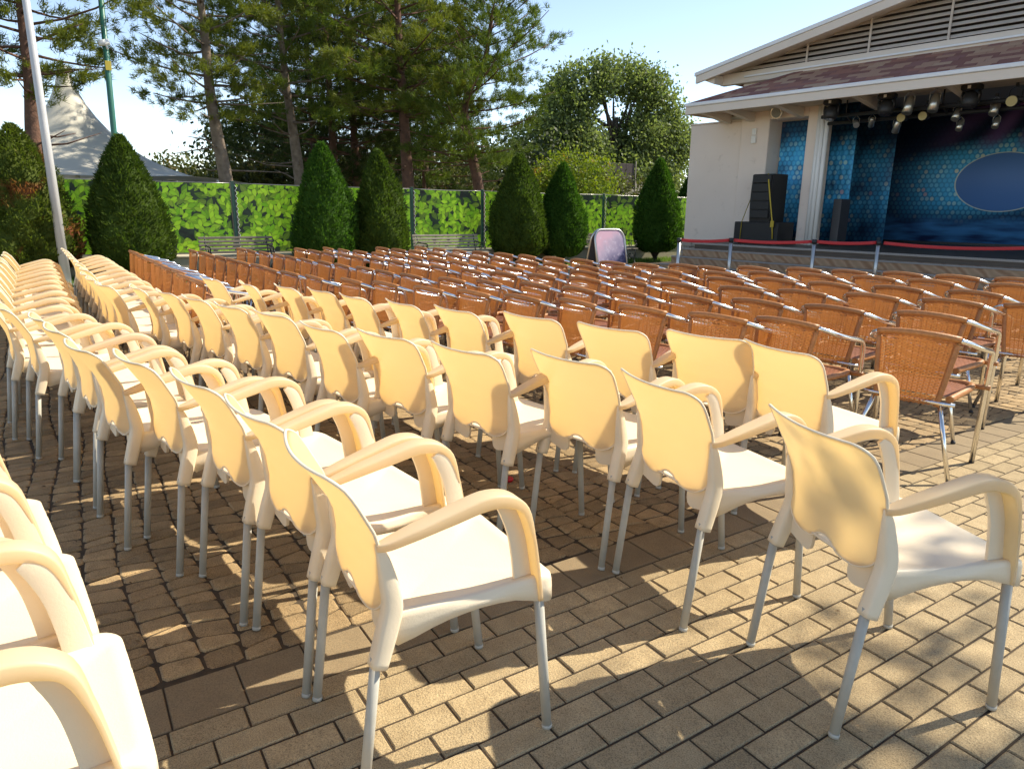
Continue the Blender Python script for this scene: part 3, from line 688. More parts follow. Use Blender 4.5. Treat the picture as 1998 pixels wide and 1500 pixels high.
# things on and round the stage (building frame -> world)
def BW_(u, y, z=0.0):
    c, s = math.cos(FR), math.sin(FR); return (FX + u * c - y * s, FY + u * s + y * c, z)
def dots_mat(name, kind):
    t = NT(name); tc = t.n('TexCoord').outputs['Object']; sx = t.n('SeparateXYZ', {0: tc}); X_, Z_ = sx.outputs[0], sx.outputs[2]
    sc = 9.6
    def lattice(ox, oz):
        px = t.math('MULTIPLY_ADD', X_, sc, ox); pz = t.math('MULTIPLY_ADD', Z_, sc / 1.732 * 0.9, oz)
        fx = t.math('SUBTRACT', t.math('FRACT', px), .5); fz = t.math('MULTIPLY', t.math('SUBTRACT', t.math('FRACT', pz), .5), 1.732)
        d = t.math('SQRT', t.math('ADD', t.math('MULTIPLY', fx, fx), t.math('MULTIPLY', fz, fz)))
        cell = t.n('CombineXYZ', {0: t.math('FLOOR', px), 1: t.math('FLOOR', pz), 2: ox}).outputs[0]
        return d, t.n('TexWhiteNoise', {'Vector': cell}, noise_dimensions='3D').outputs['Value']
    d1, w1 = lattice(100.0, 100.0); d2, w2 = lattice(100.5, 100.5)
    d = t.math('MINIMUM', d1, d2); first = t.math('LESS_THAN', d1, d2)
    w = t.math('ADD', t.math('MULTIPLY', first, w1), t.math('MULTIPLY', t.math('SUBTRACT', 1.0, first), w2))
    dot = t.ramp(d, [(0.34, 1.0), (0.42, 0.0)])
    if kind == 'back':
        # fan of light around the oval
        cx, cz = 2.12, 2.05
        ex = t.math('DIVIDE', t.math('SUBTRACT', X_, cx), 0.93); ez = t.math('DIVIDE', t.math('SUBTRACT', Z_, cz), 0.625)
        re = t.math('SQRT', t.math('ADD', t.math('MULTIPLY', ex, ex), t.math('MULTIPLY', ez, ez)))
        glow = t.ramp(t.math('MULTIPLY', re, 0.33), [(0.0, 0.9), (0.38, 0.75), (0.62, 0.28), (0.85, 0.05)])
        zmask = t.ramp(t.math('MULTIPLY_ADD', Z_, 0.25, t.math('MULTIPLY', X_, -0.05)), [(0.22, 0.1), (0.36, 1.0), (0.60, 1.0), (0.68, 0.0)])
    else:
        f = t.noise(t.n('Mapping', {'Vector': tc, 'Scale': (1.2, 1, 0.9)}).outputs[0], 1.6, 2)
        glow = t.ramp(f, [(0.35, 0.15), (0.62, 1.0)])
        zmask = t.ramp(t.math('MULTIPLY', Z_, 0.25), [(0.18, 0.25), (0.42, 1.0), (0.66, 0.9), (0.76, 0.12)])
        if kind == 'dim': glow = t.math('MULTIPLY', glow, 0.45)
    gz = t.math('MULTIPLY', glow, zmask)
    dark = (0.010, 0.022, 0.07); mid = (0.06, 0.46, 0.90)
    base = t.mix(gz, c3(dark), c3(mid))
    dcol = t.ramp(w, [(0.0, (0.09, 0.55, 0.92)), (0.5, (0.20, 0.68, 0.93)), (0.8, (0.48, 0.80, 0.82)), (0.94, (0.80, 0.84, 0.62)), (0.985, (0.85, 0.50, 0.42))])
    t.t.nodes[-1].color_ramp.interpolation = 'CONSTANT'
    base = t.mix(t.math('MULTIPLY', dot, t.math('MULTIPLY_ADD', gz, 1.0, 0.02, True)), base, dcol)
    if kind == 'back':
        ang = t.math('ARCTAN2', t.math('SUBTRACT', X_, 2.9), t.math('SUBTRACT', 4.6, Z_))
        ray = t.math('MULTIPLY_ADD', t.math('SINE', t.math('MULTIPLY', ang, 19.0)), .5, .5)
        top = t.ramp(t.math('MULTIPLY', Z_, 0.25), [(0.66, 0.0), (0.74, 1.0)])
        rm = t.math('MULTIPLY', top, t.math('MULTIPLY', ray, t.ramp(t.math('MULTIPLY', X_, .2), [(0.08, 0.0), (0.42, 1.0)])))
        base = t.mix(rm, base, c3((0.20, 0.12, 0.34)))
        low = t.ramp(t.math('MULTIPLY_ADD', t.noise(t.n('Mapping', {'Vector': tc, 'Scale': (.5, 1, 2.2)}).outputs[0], 1.7, 2), 0.12, t.math('MULTIPLY', Z_, 0.25)), [(0.33, 1.0), (0.40, 0.0)])
        wav = t.noise(t.n('Mapping', {'Vector': tc, 'Scale': (.45, 1, 2.6)}).outputs[0], 2.1, 2)
        base = t.mix(low, base, t.ramp(wav, [(0.35, (0.012, 0.03, 0.11)), (0.6, (0.06, 0.24, 0.55))]))
        ov = t.ramp(re, [(0.962, 1.0), (0.972, 0.0)]); ring = t.ramp(re, [(0.965, 0.0), (0.975, 1.0), (0.990, 1.0), (1.0, 0.0)])
        base = t.mix(ov, base, c3((0.085, 0.21, 0.52))); base = t.mix(ring, base, c3((0.70, 0.74, 0.62)))
    return t.done(t.n('BsdfPrincipled', {'Base Color': base, 'Roughness': 0.55}).outputs[0])
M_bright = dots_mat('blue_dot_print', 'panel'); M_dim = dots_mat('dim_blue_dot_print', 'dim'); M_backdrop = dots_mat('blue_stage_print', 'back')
def folded(x0, x1, z0, z1, amp=.012, n=40, th=.006):
    xs = np.linspace(x0, x1, n + 1); b = MB()
    ys = [amp * math.sin(i * 1.3) + amp * .6 * math.sin(i * .47 + 1) for i in range(n + 1)]
    sec = []
    for z_ in (z0, z1): sec.append([(x, y_ - th / 2, z_) for x, y_ in zip(xs, ys)] + [(x, y_ + th / 2, z_) for x, y_ in reversed(list(zip(xs, ys)))])
    return b.rings(sec, True, True, True)
def stage_cloth(name, u0, u1, y, z0, z1, m, label, cat, amp=.008):
    o = link(name, folded(u0, u1, z0, z1, amp).mesh(name, m), None, BW_(0, y), FR); tag(o, label, cat); return o
stage_cloth('printed_banner', -1.30, -0.49, 0.42, 0.74, 3.28, M_bright, 'bright blue banner printed with dots in the niche behind the loudspeaker', 'banner', .004)
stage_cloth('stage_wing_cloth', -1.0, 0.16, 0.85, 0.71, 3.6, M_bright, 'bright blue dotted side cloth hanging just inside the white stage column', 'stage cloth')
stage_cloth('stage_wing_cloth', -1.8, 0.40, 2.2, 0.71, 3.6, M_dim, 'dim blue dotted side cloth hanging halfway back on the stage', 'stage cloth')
stage_cloth('stage_backdrop', -1.75, 9.5, 3.6, 0.75, 3.64, M_backdrop, 'dark blue stage backdrop printed with dots and a pale-rimmed oval', 'backdrop', .014)
link('hem', MB().box(-1.75, 9.5, 3.57, 3.63, 0.70, 0.75).mesh('hem', M_black), bpy.data.objects['stage_backdrop'], (0, -3.6, 0))
# loudspeaker on a bass box, with yellow ratchet straps
M_spk = pbr('speaker_black', (0.012, 0.012, 0.013), 0.6, bump=0.001, bscale=300)
M_strap = pbr('yellow_strap', (0.45, 0.33, 0.03), 0.7)
t = tag(empty('bass_cabinet', BW_(-1.0, -0.42, 0.70), FR), 'wide black bass speaker box standing on the stage edge under the tall loudspeaker', 'speaker')
link('cabinet', MB().cbox(-.52, .52, -.32, .32, .06, .46, .012).mesh('cabinet', M_spk), t)
for x in (-.45, .45): link('skid', MB().box(x - .04, x + .04, -.30, .30, 0, .058).mesh('skid', M_black), t)
t = tag(empty('loudspeaker', BW_(-.93, -0.42, 1.162), FR), 'tall black curved line-array loudspeaker on the wide bass box beside the blue banner', 'speaker')
prof = [(.27, 0), (.27, .98), (-.24, .98)] + [(-.28 - .035 * math.sin(pi * i / 8), .94 - .94 * i / 8) for i in range(9)]
link('cabinet', MB().prism(prof, 0, -.26, .22).mesh('cabinet', M_spk), t)
for k in range(5):
    z_ = .08 + .18 * k; link('grille', MB().cbox(-.235, .195, -.335, -.302, z_, z_ + .165, .008).mesh('grille', M_spk), t)
link('strap', MB().ribbon([(-.27, -.05, .90), (-.40, -.34, .0), (-.41, -.345, -.40)], .025, .004, (0, 1, 0)).mesh('strap', M_strap), t)
s = link('strap', MB().ribbon([(.10, -.30, .985), (.16, -.352, .80), (.33, -.36, .0), (.36, -.345, -.34)], .028, .004, (1, 0, 0)).mesh('strap', M_strap), t)
link('ratchet', MB().cbox(.30, .375, -.385, -.356, -.10, .03, .006).mesh('ratchet', M_strap), s)
t = tag(empty('monitor_cabinet', BW_(0.12, 0.55, 0.70), FR), 'narrow dark upright box standing beside the bright side cloth on stage', 'speaker')
link('cabinet', MB().cbox(-.03, .14, -.2, .2, 0.02, .95, .01).mesh('cabinet', pbr('grey_black', (.05, .05, .055), .5)), t)
for x in (-.01, .12): link('foot', MB().box(x - .015, x + .015, -.18, .18, 0, .019).mesh('foot', M_black), t)
# wall lamp and small box on pier
t = tag(empty('wall_floodlight', BW_(-1.07, -0.04, 3.43), FR), 'round silver floodlight fixed above the niche with the blue banner', 'wall lamp')
link('housing', MB().tube([(0, -.22, -.04), (0, -.12, .0), (0, -.05, .03)], [.125, .11, .05], 14).mesh('housing', M_alu), t)
link('bracket', MB().box(-.02, .02, -.06, 0, .0, .12).mesh('bracket', M_black), t)
link('lens', MB().tube([(0, -.226, -.043), (0, -.232, -.046)], .105, 14).mesh('lens', pbr('lamp_glass', (.3, .3, .28), .1)), t)
t = tag(empty('junction_box', BW_(-1.66, -0.04, 3.0), FR), 'small white two-part junction box on the pale pier', 'electrical box')
link('upper_box', MB().cbox(-.05, .05, -.05, 0, 0.0, .14, .006).mesh('upper_box', M_whitepaint), t)
link('lower_box', MB().cbox(-.055, .055, -.055, 0, -.17, -.012, .006).mesh('lower_box', M_whitepaint), t)

# rig of stage lamps
t = tag(empty('lighting_bar', BW_(0, -0.40, 3.20), FR), 'black lighting bar hung under the eave across the stage mouth', 'lighting bar')
link('bar', MB().tube([(0.02, 0, 0), (9.8, 0, 0)], .035, 10).mesh('bar', M_black), t)
link('lower_bar', MB().tube([(0.02, 0.28, -.10), (9.8, 0.28, -.10)], .035, 10).mesh('lower_bar', M_black), t)
for x in (.5, 2.2, 4.0, 6.0, 8.0):
    link('hanger', MB().tube([(x, 0, 0), (x, 0, .275)], .014, 6).mesh('hanger', M_black), t)
    link('brace', MB().tube([(x, 0, 0), (x, .28, -.10)], .02, 6).mesh('brace', M_black), t)
M_lens = pbr('pale_yellow_gel', (0.45, 0.38, 0.16), 0.35); M_can = pbr('silver_lamp_can', (0.55, 0.54, 0.50), 0.3, 0.85)
mh = {}
mh['base'] = MB().cbox(-.17, .17, -.14, .14, -.13, 0, .03).mesh('base', M_black)
mh['yoke'] = MB().ribbon([(-.15, 0, -.14), (-.165, 0, -.22), (-.15, 0, -.36)], .09, .03, (0, 1, 0)).mesh('yoke', M_black)
mh['yoke2'] = MB().ribbon([(.15, 0, -.14), (.165, 0, -.22), (.15, 0, -.36)], .09, .03, (0, 1, 0)).mesh('yoke', M_black)
mh['head'] = MB().tube([(0, .06, -.17), (0, .02, -.22), (0, -.02, -.32), (0, -.04, -.40), (0, -.05, -.45)], [.08, .14, .165, .15, .12], 14).mesh('head', M_black)
mh['lens'] = MB().tube([(0, -.0505, -.452), (0, -.052, -.458)], .10, 14).mesh('lens', pbr('dark_lens', (.05, .05, .06), .08))
mh['label'] = MB().box(-.03, .03, -.146, -.1405, -.10, -.04).mesh('data_plate', M_whitepaint)
for i, (u, w_) in enumerate(((0.10, 'nearest the white column'), (1.12, 'between two groups of silver lamps'), (2.48, 'beside the largest silver lamp cans'), (4.6, 'far along the bar'))):
    t = tag(empty('moving_head_lamp', BW_(u + .22, -.62, 3.48), FR + random.uniform(-.15, .15)), 'black moving-head stage lamp hung under the eave, %s' % w_, 'stage lamp', 'moving heads under the eave'); t.scale = (.82, .82, .82)
    link('base', mh['base'], t); link('yoke', mh['yoke'], t); link('yoke', mh['yoke2'], t); h_ = link('head', mh['head'], t); link('lens', mh['lens'], h_); link('data_plate', mh['label'], t)
def par(u, y, z, tilt, size, kind, label, yaw=0.0):
    t = tag(empty('par_can_lamp', BW_(u, y, z), FR + yaw), label, 'stage lamp', 'par lamps on the lighting bar')
    dv = Vector((0, -math.sin(tilt), -math.cos(tilt))); r_ = .085 * size
    a = -dv * .15 * size; b_ = dv * .16 * size
    c_ = Vector((0, 0, -.24 * size))
    link('can', MB().tube([c_ + a * 1.1, c_ + a * .9, c_ + a * .2, c_ + b_], [r_ * .45, r_ * .8, r_, r_ * 1.08], 14).mesh('can', M_black if kind == 'gel' else M_can), t)
    link('lens', MB().tube([c_ + b_ * 1.005, c_ + b_ * 1.03], r_ * 1.02, 14).mesh('lens', M_lens if kind == 'gel' else M_can), t)
    link('yoke', MB().ribbon([(r_ * 1.15, 0, -.24 * size), (r_ * 1.1, 0, -.06), (0, 0, 0), (-r_ * 1.1, 0, -.06), (-r_ * 1.15, 0, -.24 * size)], .025, .005, (0, 1, 0)).mesh('yoke', M_can if kind != 'gel' else M_black), t)
    link('clamp', MB().cbox(-.02, .02, -.02, .02, 0, .05, .005).mesh('clamp', M_black), t)
par(1.70, -.55, 3.47, .35, .92, 'can', 'large silver lamp can tilted down, second moving head beside it'); par(2.12, -.55, 3.47, .3, .92, 'can', 'large silver lamp can hung between a silver can and a moving head')
par(0.62, -.2, 3.2, 1.1, .6, 'can', 'small silver lamp can nearest the white column', .6); par(0.92, -.2, 3.2, -.9, .6, 'can', 'small silver lamp can leaning away under the second moving head', .5)
par(1.48, -.15, 3.30, 1.45, .85, 'gel', 'lamp with a round pale yellow face, first along the bar'); par(1.85, -.15, 3.30, 1.45, .85, 'gel', 'lamp with a round pale yellow face, second along the bar')
par(2.35, -.12, 3.25, .6, .7, 'can', 'silver lamp can below the bar under the large cans'); par(2.95, -.2, 3.30, .5, .75, 'can', 'silver lamp can beside the third moving head')
par(3.25, -.3, 3.42, 1.45, .95, 'gel', 'lamp with a large pale yellow face beyond the third moving head'); par(3.62, -.3, 3.42, 1.45, .95, 'gel', 'lamp with a large pale yellow face, farthest along the bar')
par(1.35, -.1, 3.12, -.5, .7, 'can', 'tiny silver lamp pointing down under the first yellow lamp', .7)
par(2.28, .3, 3.08, .5, .6, 'can', 'tiny lamp hanging low on the rear bar, first of three'); par(2.85, .3, 3.08, .5, .6, 'can', 'tiny lamp hanging low on the rear bar, middle of three'); par(3.45, .3, 3.12, .5, .6, 'can', 'tiny lamp hanging low on the rear bar, last of three')

# ------------------------------------------------------------------ barrier posts with red belts
M_post = pbr('brushed_steel', (0.52, 0.51, 0.49), 0.35, 0.85); M_belt = pbr('red_belt', (0.50, 0.025, 0.03), 0.6)
PP = [(-8.20, 8.48), (-7.92, 9.39), (-7.04, 10.35), (-6.42, 11.13), (-4.55, 12.75)]
for i, (x, y) in enumerate(PP):
    w_ = ('nearest the round-topped sign board', 'second from the sign board', 'in front of the white stage column', 'in front of the dim side cloth', 'farthest from the sign board')[i]
    t = tag(empty('barrier_post', (x, y, 0)), 'steel barrier post with red belt, %s' % w_, 'barrier post', 'belt barrier in front of the stage steps')
    link('base', MB().lathe([(.17, 0), (.17, .012), (.05, .04), (.03, .06)], 20).mesh('base', M_post), t)
    link('post', MB().tube([(0, 0, .05), (0, 0, .90)], .030, 12).mesh('post', M_post), t)
    link('head', MB().tube([(0, 0, .885), (0, 0, .955)], .036, 12).mesh('head', M_black), t)
    if i + 1 < len(PP):
        q = Vector((PP[i + 1][0] - x, PP[i + 1][1] - y, 0)); sag = .025 * q.length
        pth = [q * k + Vector((0, 0, .925 - 4 * sag * k * (1 - k))) for k in np.linspace(.03, .97, 13)]
        link('belt', MB().ribbon(pth, .004, .050, q.normalized().cross(Vector((0, 0, 1)))).mesh('belt', M_belt), t)

# ------------------------------------------------------------------ sandwich board sign
def poster_mat():
    t = NT('purple_poster'); v = t.n('TexCoord').outputs['Object']; s = t.n('SeparateXYZ', {0: v}); z_ = s.outputs[2]; x_ = s.outputs[0]
    f = t.math('ADD', t.math('MULTIPLY_ADD', z_, 1.0, t.math('MULTIPLY', x_, -.55)), t.math('MULTIPLY', t.math('SUBTRACT', t.noise(v, 5, 5), .5), .55))
    col = t.ramp(f, [(0.15, (0.03, 0.03, 0.055)), (0.42, (0.10, 0.085, 0.17)), (0.6, (0.27, 0.23, 0.34)), (0.78, (0.42, 0.34, 0.45)), (0.98, (0.60, 0.38, 0.48))])
    pal = t.ramp(t.noise(v, 14, 4), [(0.55, 0.0), (0.7, 0.55)]); col = t.mix(pal, col, c3((0.62, 0.55, 0.66)))
    rows_ = t.ramp(t.math('FRACT', t.math('MULTIPLY', z_, 14.0)), [(0.35, 1.0), (0.4, 0.0)])
    gl = t.ramp(t.noise(t.n('Mapping', {'Vector': v, 'Scale': (60, 1, 14)}).outputs[0], 1.0, 2), [(0.55, 0.0), (0.6, 1.0)])
    lo = t.ramp(z_, [(0.10, 1.0), (0.36, 1.0), (0.38, 0.0)]); 
    return t.done(t.n('BsdfPrincipled', {'Base Color': t.mix(t.math('MULTIPLY', lo, t.math('MULTIPLY', rows_, gl)), col, c3((0.5, 0.47, 0.5))), 'Roughness': .3}).outputs[0])
toC = Vector((9.6, -8.3, 0)).normalized(); nrm = (toC * math.cos(R(36)) + Vector((.543, .84, 0)) * math.sin(R(36))).normalized()
sg = tag(empty('sandwich_board', (-9.75, 8.3, 0), math.atan2(nrm.x, -nrm.y)), 'round-topped sandwich board with silver frame and purple poster beyond the wicker rows', 'sign')
def board(sgn, m):
    tl_ = R(14); top = 1.05
    def P(x, h, off=0): return (x, -sgn * (.012 + (top - h) * math.tan(tl_)) - sgn * off, h)
    w = .33; out = [(w, 0.0), (w, .85)] + [(w - .16 + .16 * math.cos(a), .85 + .19 * math.sin(a)) for a in np.linspace(0.15, pi / 2, 6)]
    out = out + [(-x, z) for x, z in reversed(out)]
    fr = MB().tube([P(x, z) for x, z in out], .020, 8).mesh('frame', M_post)
    inner = [(x * .93, min(z, 1.03)) for x, z in out]; inner[0] = (w * .93, .05); inner[-1] = (-w * .93, .05)
    n = len(inner); b = MB().add([P(x, z, .006) for x, z in inner] + [P(x, z, -.006) for x, z in inner], [tuple(range(n)), tuple(reversed(range(n, 2 * n)))] + [(i, (i + 1) % n, n + (i + 1) % n, n + i) for i in range(n)])
    return fr, b.mesh('panel', m)
for sgn, m, nm_ in ((1, poster_mat(), 'poster_panel'), (-1, pbr('board_back', (.10, .10, .11), .5), 'back_panel')):
    fr, pn = board(sgn, m); f_ = link('frame', fr, sg); link(nm_, pn, sg)

# ------------------------------------------------------------------ low wall, lawn, printed fence
def Xw(Y): return -15.6 + .05 * Y
wl = tag(empty('low_wall', (Xw(6), 6, 0), -math.atan(.05)), 'low pale concrete wall running along the foot of the leaf-printed fence', 'wall')
link('wall_body', MB().cbox(-.5, 0, -14, 14, -.05, .34, .01).mesh('wall_body', M_conc), wl)
link('wall_cap', MB().cbox(-.53, .03, -14, 14, .342, .385, .012).mesh('wall_cap', M_conc), wl)
tag(link('lawn', MB().box(-15.9, PX0, -10, 20, -.05, .004).mesh('lawn', M_grass)), kind='structure')
nb = 26000; bx = rng.uniform(-15.5, PX0 + .03, nb); by = rng.uniform(-2.5, 15.5, nb); ok = bx > (-15.6 + .05 * by); bx, by = bx[ok], by[ok]; nb = len(bx)
hh = rng.uniform(.04, .12, nb); an = rng.uniform(0, 2 * pi, nb); lx = rng.normal(0, .03, nb); ly = rng.normal(0, .03, nb)
V = np.empty((nb, 3, 3)); dx_, dy_ = np.cos(an) * .008, np.sin(an) * .008
V[:, 0] = np.stack([bx - dx_, by - dy_, np.zeros(nb)], 1); V[:, 1] = np.stack([bx + dx_, by + dy_, np.zeros(nb)], 1); V[:, 2] = np.stack([bx + lx, by + ly, hh], 1)
tag(link('grass', fast_mesh('grass', V.reshape(-1, 3), np.arange(nb * 3).reshape(-1, 3), M_grass)), kind='stuff')
def leaf_print():
    t = NT('leaf_print'); tc = t.n('TexCoord').outputs['Object']; s = t.n('SeparateXYZ', {0: tc})
    P = t.n('CombineXYZ', {0: s.outputs[1], 1: s.outputs[2], 2: 0.0}).outputs[0]
    col = t.ramp(t.noise(P, 5, 3), [(0.3, (0.012, 0.014, 0.020)), (0.6, (0.03, 0.06, 0.035))])
    big = t.noise(P, 1.5, 2)
    for k, (sc, rotk, lo, br) in enumerate(((4.6, 0.0, .52, .40), (5.0, 1.3, .50, .62), (5.4, 2.1, .49, .85), (5.8, 0.7, .47, 1.0), (6.2, 2.9, .49, 1.1))):
        off = t.vmath('ADD', P, (k * 3.17, k * 1.91, 0))
        wrp = t.vmath('SCALE', off, sc=sc)
        vo = t.n('TexVoronoi', {'Vector': wrp, 'Scale': 1.0, 'Randomness': 0.9}, voronoi_dimensions='2D')
        d = t.vmath('SUBTRACT', wrp, vo.outputs['Position']); ds = t.n('SeparateXYZ', {0: d}); cs = t.n('SeparateColor', {0: vo.outputs['Color']})
        a = t.math('MULTIPLY_ADD', cs.outputs[0], 5.2, rotk); ca, sa = t.math('COSINE', a), t.math('SINE', a)
        lx_ = t.math('ADD', t.math('MULTIPLY', ds.outputs[0], ca), t.math('MULTIPLY', ds.outputs[1], sa))
        ly_ = t.math('SUBTRACT', t.math('MULTIPLY', ds.outputs[1], ca), t.math('MULTIPLY', ds.outputs[0], sa))
        half = t.math('MULTIPLY', t.math('SUBTRACT', 1.0, t.math('POWER', t.math('ABSOLUTE', t.math('MULTIPLY', lx_, 1 / .62)), 1.6)), .30)
        edge = t.math('SUBTRACT', half, t.math('ABSOLUTE', ly_))
        keep = t.math('GREATER_THAN', big, lo - .12 + .02 * k if k else .3)
        m = t.math('MULTIPLY', t.math('GREATER_THAN', edge, 0.0), keep)
        rib = t.ramp(t.math('ABSOLUTE', ly_), [(0.0, 0.25), (0.03, 0.0)])
        lc = t.mix(cs.outputs[1], c3((0.20 * br, 0.50 * br, 0.012)), c3((0.52 * br, 0.80 * br, 0.045)))
        lc = t.mix(t.ramp(edge, [(0.0, 0.85), (0.06, 0.0)]), lc, c3((0.02, 0.10, 0.01)))
        lc = t.mix(rib, lc, c3((0.55, 0.75, 0.15)))
        col = t.mix(m, col, lc)
    p = t.n('BsdfPrincipled', {'Base Color': col, 'Roughness': 0.45}); tr = t.n('BsdfTranslucent', {'Color': col})
    return t.done(t.n('MixShader', {0: 0.35, 1: p.outputs[0], 2: tr.outputs[0]}).outputs[0])
M_leafprint = leaf_print()
M_greenpost = pbr('dark_green_paint', (0.018, 0.075, 0.05), 0.45)
FXO, FYO = Xw(6) - .5, 6.0
fn = tag(empty('printed_fence', (FXO, FYO, 0), -math.atan(.05)), 'long fence of dark green posts carrying banners printed with bright green leaves', 'fence')
posts = [-9.1, -4.9, -0.7, 3.26, 7.26, 9.15, 12.93, 16.9, 20.9]
for i, y in enumerate(posts):
    yl = y - FYO
    p_ = link('post', MB().cbox(-.035, .035, yl - .035, yl + .035, 0.2, 1.86 - .006 * (yl + 6), .006).mesh('post', M_greenpost), fn)
    link('post_cap', MB().cbox(-.04, .04, yl - .04, yl + .04, 1.862 - .006 * (yl + 6), 1.882 - .006 * (yl + 6), .006).mesh('post_cap', M_greenpost), p_)
    if i + 1 < len(posts):
        y1 = posts[i + 1] - FYO; n = 16; b = MB(); g0 = .06
        def bpnt(tt, vv, o=0.0):
            yy = yl + g0 + (y1 - yl - 2 * g0) * tt
            top = 1.83 - .0055 * (yy + 6) - .012 * math.sin(pi * tt); bot = .42 - .002 * (yy + 6)
            return (.045 + .012 * math.sin(9 * tt + i) * math.sin(pi * vv) + .006 * math.sin(23 * tt) + o, yy, bot + (top - bot) * vv)
        ts = np.linspace(0, 1, n + 1); vvv = np.linspace(0, 1, 7)
        Vs = [bpnt(a, c) for c in vvv for a in ts] + [bpnt(a, c, -.004) for c in vvv for a in ts]; W = n + 1; N0 = W * 7
        F = []
        for r_ in range(6):
            for c_ in range(n):
                q = r_ * W + c_; F.append((q, q + 1, q + W + 1, q + W)); F.append((N0 + q, N0 + q + W, N0 + q + W + 1, N0 + q + 1))
        bn = link('banner', b.add(Vs, F, True).mesh('banner', M_leafprint), fn)
        for zz_ in (0, 1):
            link('wire', MB().tube([(bpnt(a, zz_)[0] - .01, bpnt(a, zz_)[1], bpnt(a, zz_)[2] + (.012 if zz_ else -.012)) for a in np.linspace(-.015, 1.015, 9)], .006, 5).mesh('wire', M_post), fn)
        ls = MB()
        zz2 = [(bpnt(.0, v_)[0] + .008, yl + (.035 if q % 2 else .075), bpnt(0, v_)[2]) for q, v_ in enumerate(np.linspace(.02, .98, 26))]
        link('lacing', ls.tube(zz2, .005, 5).mesh('lacing', M_flash), fn)

# ------------------------------------------------------------------ benches
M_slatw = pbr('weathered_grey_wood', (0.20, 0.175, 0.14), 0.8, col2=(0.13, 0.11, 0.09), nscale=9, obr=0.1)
M_slatw2 = pbr('pale_grey_wood', (0.34, 0.31, 0.25), 0.8, col2=(0.24, 0.21, 0.17), nscale=9, obr=0.1)  # paler grey slats of the second bench
M_iron = pbr('black_iron', (0.018, 0.018, 0.02), 0.5)
def spiral(cx, cz, r0_, turns, s_=1, n=20):
    return [(0, cx + s_ * r0_ * (1 - .8 * k / n) * math.cos(turns * 2 * pi * k / n), cz + r0_ * (1 - .8 * k / n) * math.sin(turns * 2 * pi * k / n)) for k in range(n + 1)]
def bench(x, y, rz, length, m, label):
    t = tag(empty('park_bench', (x, y, 0), rz), label, 'bench')     # local: seat faces -y, length along x
    for k in range(5):
        z0 = .46 + .068 * k; yy = .22 + .022 * k
        link('back_slat', MB().cbox(-length / 2, length / 2, yy, yy + .022, z0, z0 + .048, .006).mesh('back_slat', m), t)
    for k in range(5):
        yy = -.22 + .088 * k; link('seat_slat', MB().cbox(-length / 2, length / 2, yy, yy + .07, .385 - .004 * k, .408 - .004 * k, .006).mesh('seat_slat', m), t)
    for s_ in (-1, 1):
        xx = s_ * (length / 2 - .12)
        def sh(P): return [(xx + p[0], p[1], p[2]) for p in P]
        f = link('end_frame', MB().tube(sh(smooth_path([(0, .24, 0), (0, .19, .15), (0, .19, .37), (0, .235, .5), (0, .335, .80)], 3)), .014, 7).mesh('end_frame', M_iron), t)
        link('front_leg', MB().tube(sh(smooth_path([(0, -.27, 0), (0, -.19, .12), (0, -.24, .28), (0, -.22, .375)], 3)), .014, 7).mesh('front_leg', M_iron), f)
        link('seat_bar', MB().tube(sh([(0, -.24, .372), (0, .20, .358)]), .013, 6).mesh('seat_bar', M_iron), f)
        link('arm', MB().tube(sh(smooth_path([(0, .24, .62), (0, .05, .60), (0, -.14, .60), (0, -.24, .585)], 3) + spiral(-.24, .515, .07, 1.2, -1)[5:]), .013, 6).mesh('arm', M_iron), f)
        link('scroll', MB().tube(sh(spiral(-.06, .17, .10, 1.6)), .011, 6).mesh('scroll', M_iron), f)
        link('scroll', MB().tube(sh(spiral(-.03, .49, .07, 1.4)), .010, 6).mesh('scroll', M_iron), f)
BR = pi / 2
bench(-14.50, 3.02, BR, 1.40, M_slatw, 'dark weathered bench with iron ends between the second and third clipped conifers')
bench(-14.35, 7.60, BR, 1.70, M_slatw2, 'pale grey slatted bench in front of the leaf-printed fence between two posts')
bench(-14.0, 12.10, BR + .05, 1.40, M_slatw, 'dark bench with scrolled iron arms half hidden behind the sandwich board')

# ------------------------------------------------------------------ foliage makers
def foliage_mat(name, c1, c2, tr=0.35, tcol=None, patch=None, pthr=0.6, rough=0.55, pscale=1.6):
    t = NT(name); rnd = t.n('NewGeometry').outputs['Random Per Island']; v = t.n('TexCoord').outputs['Object']
    col = t.mix(rnd, c3(c1), c3(c2))
    nz = t.ramp(t.noise(v, 2.2, 3), [(0.35, 0.0), (0.65, 1.0)]); col = t.mix(t.math('MULTIPLY', nz, 0.45), col, c3(c2))
    if patch:
        pz = t.ramp(t.noise(v, pscale, 3), [(pthr, 0.0), (pthr + .07, 1.0)]); col = t.mix(t.math('MULTIPLY', pz, t.math('MULTIPLY_ADD', rnd, .6, .4)), col, c3(patch))
    p = t.n('BsdfPrincipled', {'Base Color': col, 'Roughness': rough, 'Specular IOR Level': 0.22})
    trn = t.n('BsdfTranslucent', {'Color': t.mix(1.0, col, c3(tcol or (1.6, 1.7, 0.8)), 'MULTIPLY')})
    return t.done(t.n('MixShader', {0: tr, 1: p.outputs[0], 2: trn.outputs[0]}).outputs[0])
def unit(v): return v / np.maximum(np.linalg.norm(v, axis=1, keepdims=True), 1e-6)
